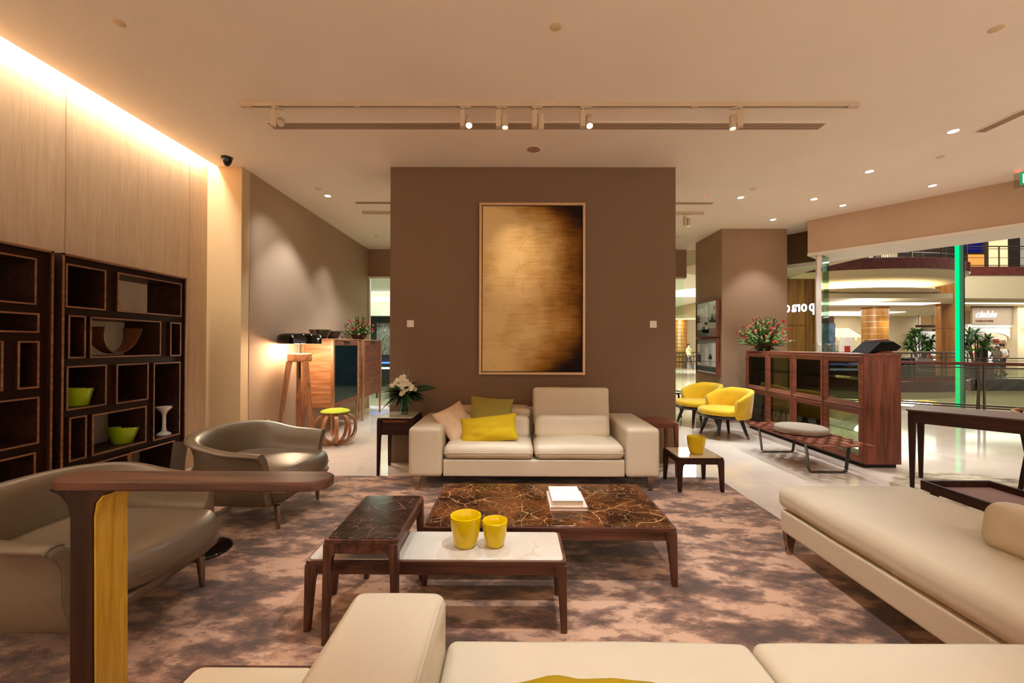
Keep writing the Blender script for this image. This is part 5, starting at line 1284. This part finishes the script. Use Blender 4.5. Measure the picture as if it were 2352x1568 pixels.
m_ = MB(); m_.box(-.35, -.30, .42, .05, -.27, .46); m_.box(.02, -.30, .0, .05, .0, .46); m_.tube([(-.32, -.285, .42), (-.32, -.285, .15)], .015, 6); m_.tube([(.02, -.285, .05), (-.12, -.285, .42)], .012, 5); m_.build('bracket', M_BLACKM, t)
MB().ball((-.32, -.285, -.02), .16, 10, 1.1, 1.1, .75).build('lamp_glass', emit('lantern_glow', 'fff0b8', 5), t, smooth=True); MB().lathe([(.2, .1), (.02, .2)], (-.32, -.285, 0), 12).build('cap', M_BLACKM, t)
point((27.43, 22.0, 1.9), 25, .15, WHITE)
for x, n_ in ((28.45, 'left'), (29.05, 'right')):
    o = MB().ball((x, 22.6, 1.93), .11, 8).build('globe_lamp', emit('lantern_glow', 'fff0b8', 5), smooth=True); tag(o, 'small glowing %s globe lamp on the dark shop front' % n_, 'lamp')
struct(B(28.3, 22.9, -.3, 60, 23.2, 3.45).build('wall_mall_dark', mat('very_dark', '16100c', .4)))
def dots():
    M = bpy.data.materials.new('blue_dotted'); M.use_nodes = True; nt = M.node_tree; b = nt.nodes['Principled BSDF']; tc = nt.nodes.new('ShaderNodeTexCoord'); mp = nt.nodes.new('ShaderNodeMapping')
    mp.inputs['Scale'].default_value = (5, .001, 5); v = nt.nodes.new('ShaderNodeTexVoronoi'); v.inputs['Randomness'].default_value = 0; v.inputs['Scale'].default_value = 1
    r = nt.nodes.new('ShaderNodeValToRGB'); r.color_ramp.interpolation = 'CONSTANT'; r.color_ramp.elements[0].color = (.8, .8, .8, 1); r.color_ramp.elements[1].color = lin('20305e'); r.color_ramp.elements[1].position = .25
    nt.links.new(tc.outputs['Object'], mp.inputs[0]); nt.links.new(mp.outputs[0], v.inputs[0]); nt.links.new(v.outputs[0], r.inputs[0]); nt.links.new(r.outputs[0], b.inputs['Base Color']); return M
o = B(28.95, 22.84, -.3, 29.9, 22.895, 3.0).build('dotted_panel', dots()); tag(o, 'blue panel with white dots at the right edge of the mall', 'panel')

# hanging sign, awning, menu, counter things on the left far side
t = thing('hanging_sign', 'brown two board sign hanging on rods across the atrium', 'hanging sign', (21.0, 22.0, 2.05))
for z in (0, .20): B(0, 0, z, 1.0, .05, z+.13).build('board', mat('sign_maroon', '4a2418', .6), t)
text('OSHASO', .15, (.22, -.012, .012), mat('sign_cream', 'e8dcc0', .6), t)
for x in (.14, .87): MB().tube([(x, .025, .33), (x, .025, .86)], .012, 6).build('rod', M_RAIL, t)
aw = thing('awning', 'yellow and white striped awning of a kiosk across the atrium', 'awning', (15.6, 20.5, 1.62))
m1, m2 = mat('awning_yellow', 'c9a860', .8), mat('awning_white', 'e8d8a8', .8)
m_ = MB(); 
for k in range(10):
    m_.cur = k % 2; x0 = .14*k; m_.add([(x0, 0, .08), (x0+.14, 0, .08), (x0+.14, .9, .55), (x0, .9, .55)], [(0, 1, 2, 3)]); m_.add([(x0, 0, .08), (x0+.14, 0, .08), (x0+.14, 0, -.04), (x0+.07, 0, -.08), (x0, 0, -.04)], [(0, 1, 2, 3, 4)])
m_.build('canopy', [m1, m2], aw)
for k in (0, 1.38): MB().tube([(k, .02, .05), (k, .02, -1.92)], .015, 6).build('pole', M_RAIL, aw)
t = thing('kiosk', 'pale coffee kiosk under the striped awning', 'kiosk', (15.2, 21.6, -.3))
B(0, 0, 0, 2.2, .6, 1.0).build('counter', M_MWALL, t); B(0, .5, 1.0, 2.2, .6, 2.0).build('back_panel', mat('kiosk_back', 'b8a888', .8), t)
MB().ball((1.25, .2, 1.75), .12, 8).build('lamp_glass', emit('kiosk_lamp', 'fff0b8', 2), t, smooth=True)
t = thing('menu_board', 'white menu board with a red square beside the kiosk', 'menu board', (14.55, 18.8, -.1))
B(0, 0, .9, .62, .04, 1.75).build('board', mat('menu_white', 'ded4c4', .6), t); B(.2, -.01, 1.05, .45, 0, 1.38).build('red_square', mat('menu_red', 'a82820', .6), t); B(.25, 0, -.2, .37, .04, .9).build('post', M_RAIL, t)
o = B(13.9, 19.6, -.3, 14.5, 19.8, 1.35).build('blue_screen', emit('blue_screen', '3060ff', 1.0)); tag(o, 'blue lit screen beside the menu board', 'screen')
o = B(15.9, 22.75, -.3, 17.3, 22.85, 2.85).build('red_curtain_panel', wood('red_panel', '4a2014', '2a100a', 'z', .6, .3)); tag(o, 'dark red panel above the kiosk', 'panel')
o = B(13.7, 19.0, -.3, 14.5, 19.1, 2.3).build('patterned_panel', mat('blue_tile', '4a5a68', .4, vary=.8, vscale=6)); tag(o, 'dark blue patterned panel seen by the glass door leaf', 'panel')
t = thing('shop_partition', 'white lattice shop partition behind the left palm', 'partition', (21.3, 22.7, -.3))
B(.0, 0, 0, .35, .06, 2.3).build('lattice', mat('lattice_white', 'e0d4b8', .6, vary=.25, vscale=14), t); B(.35, .04, 0, 1.6, .08, 2.4).build('bright_back', emit('lit_shop', 'e8dcd0', .75), t)
t = thing('wall_lamp', 'small glowing wall lamp left of the lattice partition', 'lamp', (19.65, 22.95, 1.4)); MB().ball((0, 0, 0), .08, 8).build('bulb', emit('lantern_glow', 'fff0b8', 5), t, smooth=True); point((19.65, 22.6, 1.4), 14, .1, WHITE)

def palm(x, y, z, s_, label):
    random.seed(int(x*10)); t = thing('potted_palm', label, 'potted plant', (x, y, z), 0, 'potted palms across the atrium')
    B(-.3*s_, -.3*s_, 0, .3*s_, .3*s_, .5*s_).build('planter', mat('planter_brown', '3a281c', .6), t)
    m_ = MB(); tops = []
    for k in range(8): a = k*.8; p = (.34*s_*cos(a), .22*s_*sin(a), (1.10+.22*(k % 3))*s_); m_.tube([(.08*cos(a), .08*sin(a), .45*s_), (p[0]*.6, p[1]*.6, .9*s_), p], .018*s_, 5); tops.append(p)
    m_.build('stems', mat('stem_brown', '4a3a20', .8), t)
    g = MB()
    for p in tops:
        for q in range(44):
            a = random.uniform(0, 6.28); el = random.uniform(-.5, 1.2); g.leaf(p, (cos(a)*cos(el), sin(a)*cos(el), sin(el)), random.uniform(.28, .45)*s_, .06*s_, .3, seg=3)
    g.build('fronds', M_GRN, t); random.seed(7)
palm(20.2, 20.95, -.3, 1.42, 'potted fan palm left of the square wood pier'); palm(22.95, 20.95, -.3, 1.42, 'potted fan palm right of the green light column')
t = thing('umbrella_table', 'folded pale cloth and dark seats on the lower oval balcony', 'furniture', (13.9, 14.6, .16))
m_ = MB(); m_.hexa([(0, 0, .5), (.9, 0, .45), (.9, .5, .45), (0, .5, .5), (.1, 0, .75), (.5, 0, .72), (.6, .5, .72), (.1, .5, .75)]); m_.build('cloth', mat('pale_cloth', '8a8478', .9), t)
for x in (-.9, -.4): B(x, 0, 0, x+.4, .45, .7).build('seat', M_BLACKM, t)

# mall behind the back window: left gap
struct(B(-12, 8.9, 3.0, 3.0, 14, 3.3).build('ceiling_mall_back', mat('mall_white', 'e8e6da', .8)))
area((-3.2, 11.5, 2.9), (-3.2, 11.5, 0), 130, 3, 3, (1, .95, .85))
glow('cove_light', -8, 13.6, 2.72, 2.0, 14.0, 2.82, 'white cove light seen in the gap left of the brown block')
struct(B(-12, 14, 2.25, 3.0, 14.3, 3.3).build('wall_mall_back_bulkhead', mat('mall_white', 'e8e6da', .8)))
struct(B(-12, 16.0, -.3, 4.0, 16.2, 2.6).build('wall_mall_back_shop', mat('dark_glass_shop', '1a2220', .12, vary=.5, vscale=5)))
t = thing('shop_window', 'dark glass shop front with sparkling display in the gap left of the block', 'shop window', (-5.2, 15.9, 0))
B(0, 0, .9, .62, .02, 2.1).build('display', mat('sparkle_display', '8a857a', .3, .5, vary=.9, vscale=14), t)
for x in (.70, .95): B(x, -.05, -.3, x+.07, .05, 2.45).build('mullion', mat('dark_frame', '2a3834', .3, .5), t)
spot((-4.9, 15.2, 2.4), (-4.9, 15.9, 1.5), 40, 50, .8, .03, WHITE)
t = thing('balustrade', 'railing with blue lit bars in the gap left of the brown block', 'railing', (-5, 12.5, -.3))
for z, e_ in ((1.02, 'blue_bar'), (.86, 'white_bar')): B(-2, 0, z, 3, .05, z+.055).build('rail', emit(e_, '5a86ff' if e_ == 'blue_bar' else 'f0f4ff', 1.2), t)
for x in (-1.5, -.3, .9, 2.1): B(x, 0, 0, x+.05, .05, 1.0).build('post', M_RAIL, t)
# right gap
struct(MB().prism([(3.0, 8.95), (4.6, 8.95), (16.2, 34), (3.0, 34)], 3.4, 3.7).build('ceiling_mall_back_right', mat('mall_white', 'e8e6da', .8)))
o = MB().lathe([(.001, 0), (1.5, 0)], n=48, sx=.8, sy=1.).build('oval_ceiling_light', emit('oval_light', 'fffbe8', 1.6)); o.location = (7.35, 16.8, 3.39); tag(o, 'bright oval ceiling light in the gap right of the brown block', 'ceiling light')
area((7.0, 16, 3.3), (7.0, 16, 0), 500, 3, 8, (1, .95, .84))
area((10.5, 26, 3.3), (11.3, 29, 0), 700, 3, 5, WHITE); spot((11.5, 28.6, 3.3), (11.8, 30.0, 2.0), 160, 80, .7, .05)  # added fill and spot to brighten the far column
column(11.85, 30.2, .55, -.3, 3.4, 'round amber wood column in the gap right of the brown block')
struct(B(8.0, 33, -.3, 16, 33.3, 3.4).build('wall_mall_back_cream', M_MWALL))
glow('cove_light', 9.5, 30.9, 3.3, 15, 31.4, 3.38, 'white cove light beyond the amber column')
o = B(12.55, 31.0, 2.2, 12.75, 31.1, 3.398).build('glow_board', emit('cove_glow', 'fff6e0', 1.7)); tag(o, 'narrow white light panel above the walking man', 'light')
t = thing('balustrade', 'steel railing behind the walking man in the back gap', 'railing', (10.6, 29.5, -.3))
for q in (.45, .8, 1.08): MB().tube([(0, 0, q), (3, 0, q)], .03, 6).build('rail', M_RAIL, t)
for k in range(12): MB().tube([(.25*k, 0, 0), (.25*k, 0, 1.05)], .02, 5).build('baluster', M_RAIL, t)
t = thing('high_table', 'dark high table left of the walking man', 'table', (10.1, 26.8, -.3))
B(-.5, -.25, 1.05, .45, .25, 1.10).build('tabletop', M_BLACKM, t); B(-.08, -.08, 0, .08, .08, 1.05).build('leg', M_BLACKM, t)

# ------------------------------------------------------------------ people
def person(name, label, loc, rz, pose, skin='b98a68', top='d8d0b0', legs='20222a', hair='15100c', height=1.68, skirt=None, hat=False, strap=False, longhair=False, bag=False):
    t = thing(name, label, 'person', loc, rz)      # faces -y
    s_ = height/1.70
    J = {'pel': (0, 0, .93, .125), 'sp': (0, .01, 1.10, .115), 'ch': (0, 0, 1.30, .135), 'nk': (0, 0, 1.45, .055), 'hd': (0, -.015, 1.56, .082), 'hd2': (0, -.01, 1.64, .078)}
    st = pose.get('stride', .0); ar = pose.get('arm', .0); sit = pose.get('sit', False)
    for sg, n_ in ((-1, 'l'), (1, 'r')):
        k = st*sg; J['sh'+n_] = (sg*.17, 0, 1.38, .062)
        fa = pose.get('fore', 0)
        J['el'+n_] = (sg*.24, ar*sg*.10-fa*.02, 1.12, .043); J['wr'+n_] = (sg*.24, ar*sg*.2-.06-fa*.20, .90+fa*.22, .030); J['hn'+n_] = (sg*.24, ar*sg*.22-.08-fa*.27, .83+fa*.26, .030)
        if sit:
            J['hp'+n_] = (sg*.09, 0, .88, .095); J['kn'+n_] = (sg*.12, -.42, .90, .07); J['an'+n_] = (sg*.12, -.44, .50, .045); J['te'+n_] = (sg*.12, -.58, .46, .035)
        else:
            J['hp'+n_] = (sg*.09, 0, .86, .095); J['kn'+n_] = (sg*.095, -.5*k*.5-.03, .50, .062); J['an'+n_] = (sg*.095, -k*.5+(.06 if k < 0 else 0), .09+(.05 if k < 0 else 0), .042); J['te'+n_] = (sg*.10, -k*.5-.13, .04, .034)
        for f_ in range(5):
            dx = (-.024+.012*f_) if f_ else 0; ax, ay, az, _ = J['hn'+n_]
            if f_ == 0: J['f%d%s' % (f_, n_)] = (ax-sg*.035, ay-.03, az-.01, .009)
            else: J['f%d%s' % (f_, n_)] = (ax+dx*.3, ay-.025+dx, az-.065+.004*abs(f_-2.5), .008)
    E_ = [('pel', 'sp'), ('sp', 'ch'), ('ch', 'nk'), ('nk', 'hd'), ('hd', 'hd2')]
    for n_ in 'lr': E_ += [('ch', 'sh'+n_), ('sh'+n_, 'el'+n_), ('el'+n_, 'wr'+n_), ('wr'+n_, 'hn'+n_), ('pel', 'hp'+n_), ('hp'+n_, 'kn'+n_), ('kn'+n_, 'an'+n_), ('an'+n_, 'te'+n_)]+[('hn'+n_, 'f%d%s' % (q, n_)) for q in range(5)]
    ks = list(J); me = bpy.data.meshes.new('body'); me.from_pydata([tuple(c*s_ for c in J[k][:3]) for k in ks], [(ks.index(a), ks.index(b_)) for a, b_ in E_], [])
    ob = bpy.data.objects.new('body', me); COL.objects.link(ob)
    md = ob.modifiers.new('skin', 'SKIN'); sd = ob.modifiers.new('sub', 'SUBSURF'); sd.levels = 1; sd.render_levels = 1
    for i, k in enumerate(ks): me.skin_vertices[0].data[i].radius = (J[k][3]*s_*(1.15 if k in ('ch', 'pel', 'sp') else 1),)*2
    me.skin_vertices[0].data[0].use_root = True
    dg = bpy.context.evaluated_depsgraph_get(); nm = bpy.data.meshes.new_from_object(ob.evaluated_get(dg)); bpy.data.objects.remove(ob)
    for q in (skin, top, legs, '1a1614'): nm.materials.append(mat('cloth_'+q, q, .8))
    segs = [(Vector(J[a][:3])*s_, Vector(J[b_][:3])*s_, a, b_) for a, b_ in E_]
    for f in nm.polygons:
        c = f.center; best = None; bd = 9
        for a, b_, na, nb in segs:
            ab = b_-a; tt_ = max(0, min(1, (c-a).dot(ab)/ab.length_squared)); d_ = (c-(a+ab*tt_)).length
            if d_ < bd: bd = d_; best = (na, nb)
        na, nb = best; mi = 1
        if nb in ('hd', 'hd2') or na.startswith(('wr', 'hn', 'el')): mi = 0
        elif na.startswith('kn'): mi = 2 if not pose.get('short') else 0
        elif na.startswith(('hp',)) or na == 'pel' and nb.startswith('hp'): mi = 2
        elif na.startswith('an'): mi = 3
        f.material_index = mi; f.use_smooth = True
    ob = bpy.data.objects.new('body', nm); COL.objects.link(ob); ob.parent = t
    hm = mat('hair_'+hair, hair, .6)
    m_ = MB(); m_.ball((0, .012*s_, 1.615*s_), .098*s_, 10, .95, 1.08, 1.02); m_.v = [(x, y if z > 1.60*s_ or y > 0 else y*.55, z) for x, y, z in m_.v]
    if longhair: m_.ball((0, .06*s_, 1.50*s_), .075*s_, 8, 1.1, .7, 1.5)
    m_.build('hair', hm, t, smooth=True)
    m_ = MB(); m_.ball((-.03*s_, -.093*s_, 1.60*s_), .008*s_, 5); m_.ball((.03*s_, -.093*s_, 1.60*s_), .008*s_, 5); m_.box(-.022*s_, -.094*s_, 1.535*s_, .022*s_, -.088*s_, 1.541*s_); m_.build('eyes_and_mouth', mat('face_dark', '3a2018', .6), t)
    MB().ball((0, -.10*s_, 1.575*s_), .014*s_, 6).build('nose', mat('cloth_'+skin, skin, .8), t, smooth=True)
    if hat:
        m_ = MB(); m_.ball((0, 0, 1.66*s_), .104*s_, 10, 1, 1.08, .75); m_.prism([(-.07*s_, -.06*s_), (.07*s_, -.06*s_), (.05*s_, -.21*s_), (-.05*s_, -.21*s_)], 1.655*s_, 1.67*s_); m_.build('cap', mat('cap_black', '121212', .8), t, smooth=True, angle=50)
    if strap: MB().strip([(-.16*s_, -.02, 1.43*s_), (0, -.155*s_, 1.25*s_), (.16*s_, -.06*s_, .98*s_)], (0, .01, .05), .012).build('shoulder_strap', mat('strap_black', '1a1410', .7), t)
    if bag: MB().rbox((0, .19*s_, 1.22*s_), (.13*s_, .07*s_, .20*s_), .05, 4).build('backpack', mat('bag_grey', '6a6458', .8), t, smooth=True)
    return t
person('person', 'man in a pale shirt with a diagonal strap walking in the back gap', (11.55, 27.8, -.30), radians(25), {'stride': .45, 'arm': .5}, top='c9b878', legs='1c2226', strap=True)
person('person', 'person in a white shirt and black cap walking across the atrium', (25.15, 21.75, -.30), radians(-88), {'stride': .7, 'arm': .3, 'fore': .8, 'short': True}, top='cfc6b4', legs='17181c', hat=True, bag=True, height=1.70)
person('person', 'person with dark hair and sleeveless top walking beside the one in the cap', (24.15, 21.1, -.30), radians(-88), {'stride': .7, 'arm': .3, 'fore': .4, 'short': True}, top='8a6a60', legs='1a5a44', longhair=True, height=1.60)
person('person', 'florist in dark clothes bending behind the flowers by the left palm', (21.75, 22.15, -.30), radians(60), {'arm': .1, 'fore': 1}, top='1c1a18', legs='1c1a18', height=1.62)
for k, (px_, Yp) in enumerate(((1921, 18.7), (1936, 19.3), (1948, 20.1), (1966, 18.7))):
    t = thing('cafe_chair', '%s cafe chair carrying a seated diner across the atrium' % ('leftmost', 'second', 'third', 'rightmost')[k], 'chair', ((px_-1180)/965*Yp, Yp, -.3), 0, 'cafe chairs across the atrium')
    B(-.17, -.17, .40, .17, .17, .43).build('seat', M_BLACKM, t)
    for sx in (-.14, .14):
        for sy in (-.14, .14): B(sx-.015, sy-.015, 0, sx+.015, sy+.015, .40).build('leg', M_BLACKM, t)
sh_ = 'seated diners across the atrium, heads over the counter'
for k, (px_, lb, tp, rz) in enumerate(((1921, 'leftmost seated diner with dark hair above the counter', '3a3028', 1.2), (1936, 'second seated diner with dark curly hair above the counter', '302820', 2.4), (1948, 'seated diner with pale face and tied up hair above the counter', 'c9b8a0', .3), (1966, 'dark haired diner seen from behind, rightmost above the counter', 'd0c4a8', 3.1))):
    Yp = (18.7, 19.3, 20.1, 18.7)[k]
    p_ = person('person', lb, ((px_-1180)/965*Yp, Yp, -.60), rz, {'sit': True, 'fore': .9}, top=tp, legs='2a2420', longhair=(k == 2), height=1.64); p_['group'] = sh_
random.seed(9)
t = thing('flower_stall', 'florist counter heaped with yellow and orange flowers across the atrium', 'flower stall', (21.35, 21.3, -.3))
B(-.6, -.2, 0, .9, .3, .85).build('counter', mat('stall_wood', '4a3020', .7), t)
for k in range(22):
    c_ = random.choice(['e8c020', 'e88030', 'e8d8b0', 'c84060']); MB().ball((random.uniform(-.5, .85), random.uniform(-.1, .2), .90+random.uniform(0, .22)), .07, 6).build('bloom', mat('bloom_'+c_, c_, .7), t, smooth=True)
random.seed(7)
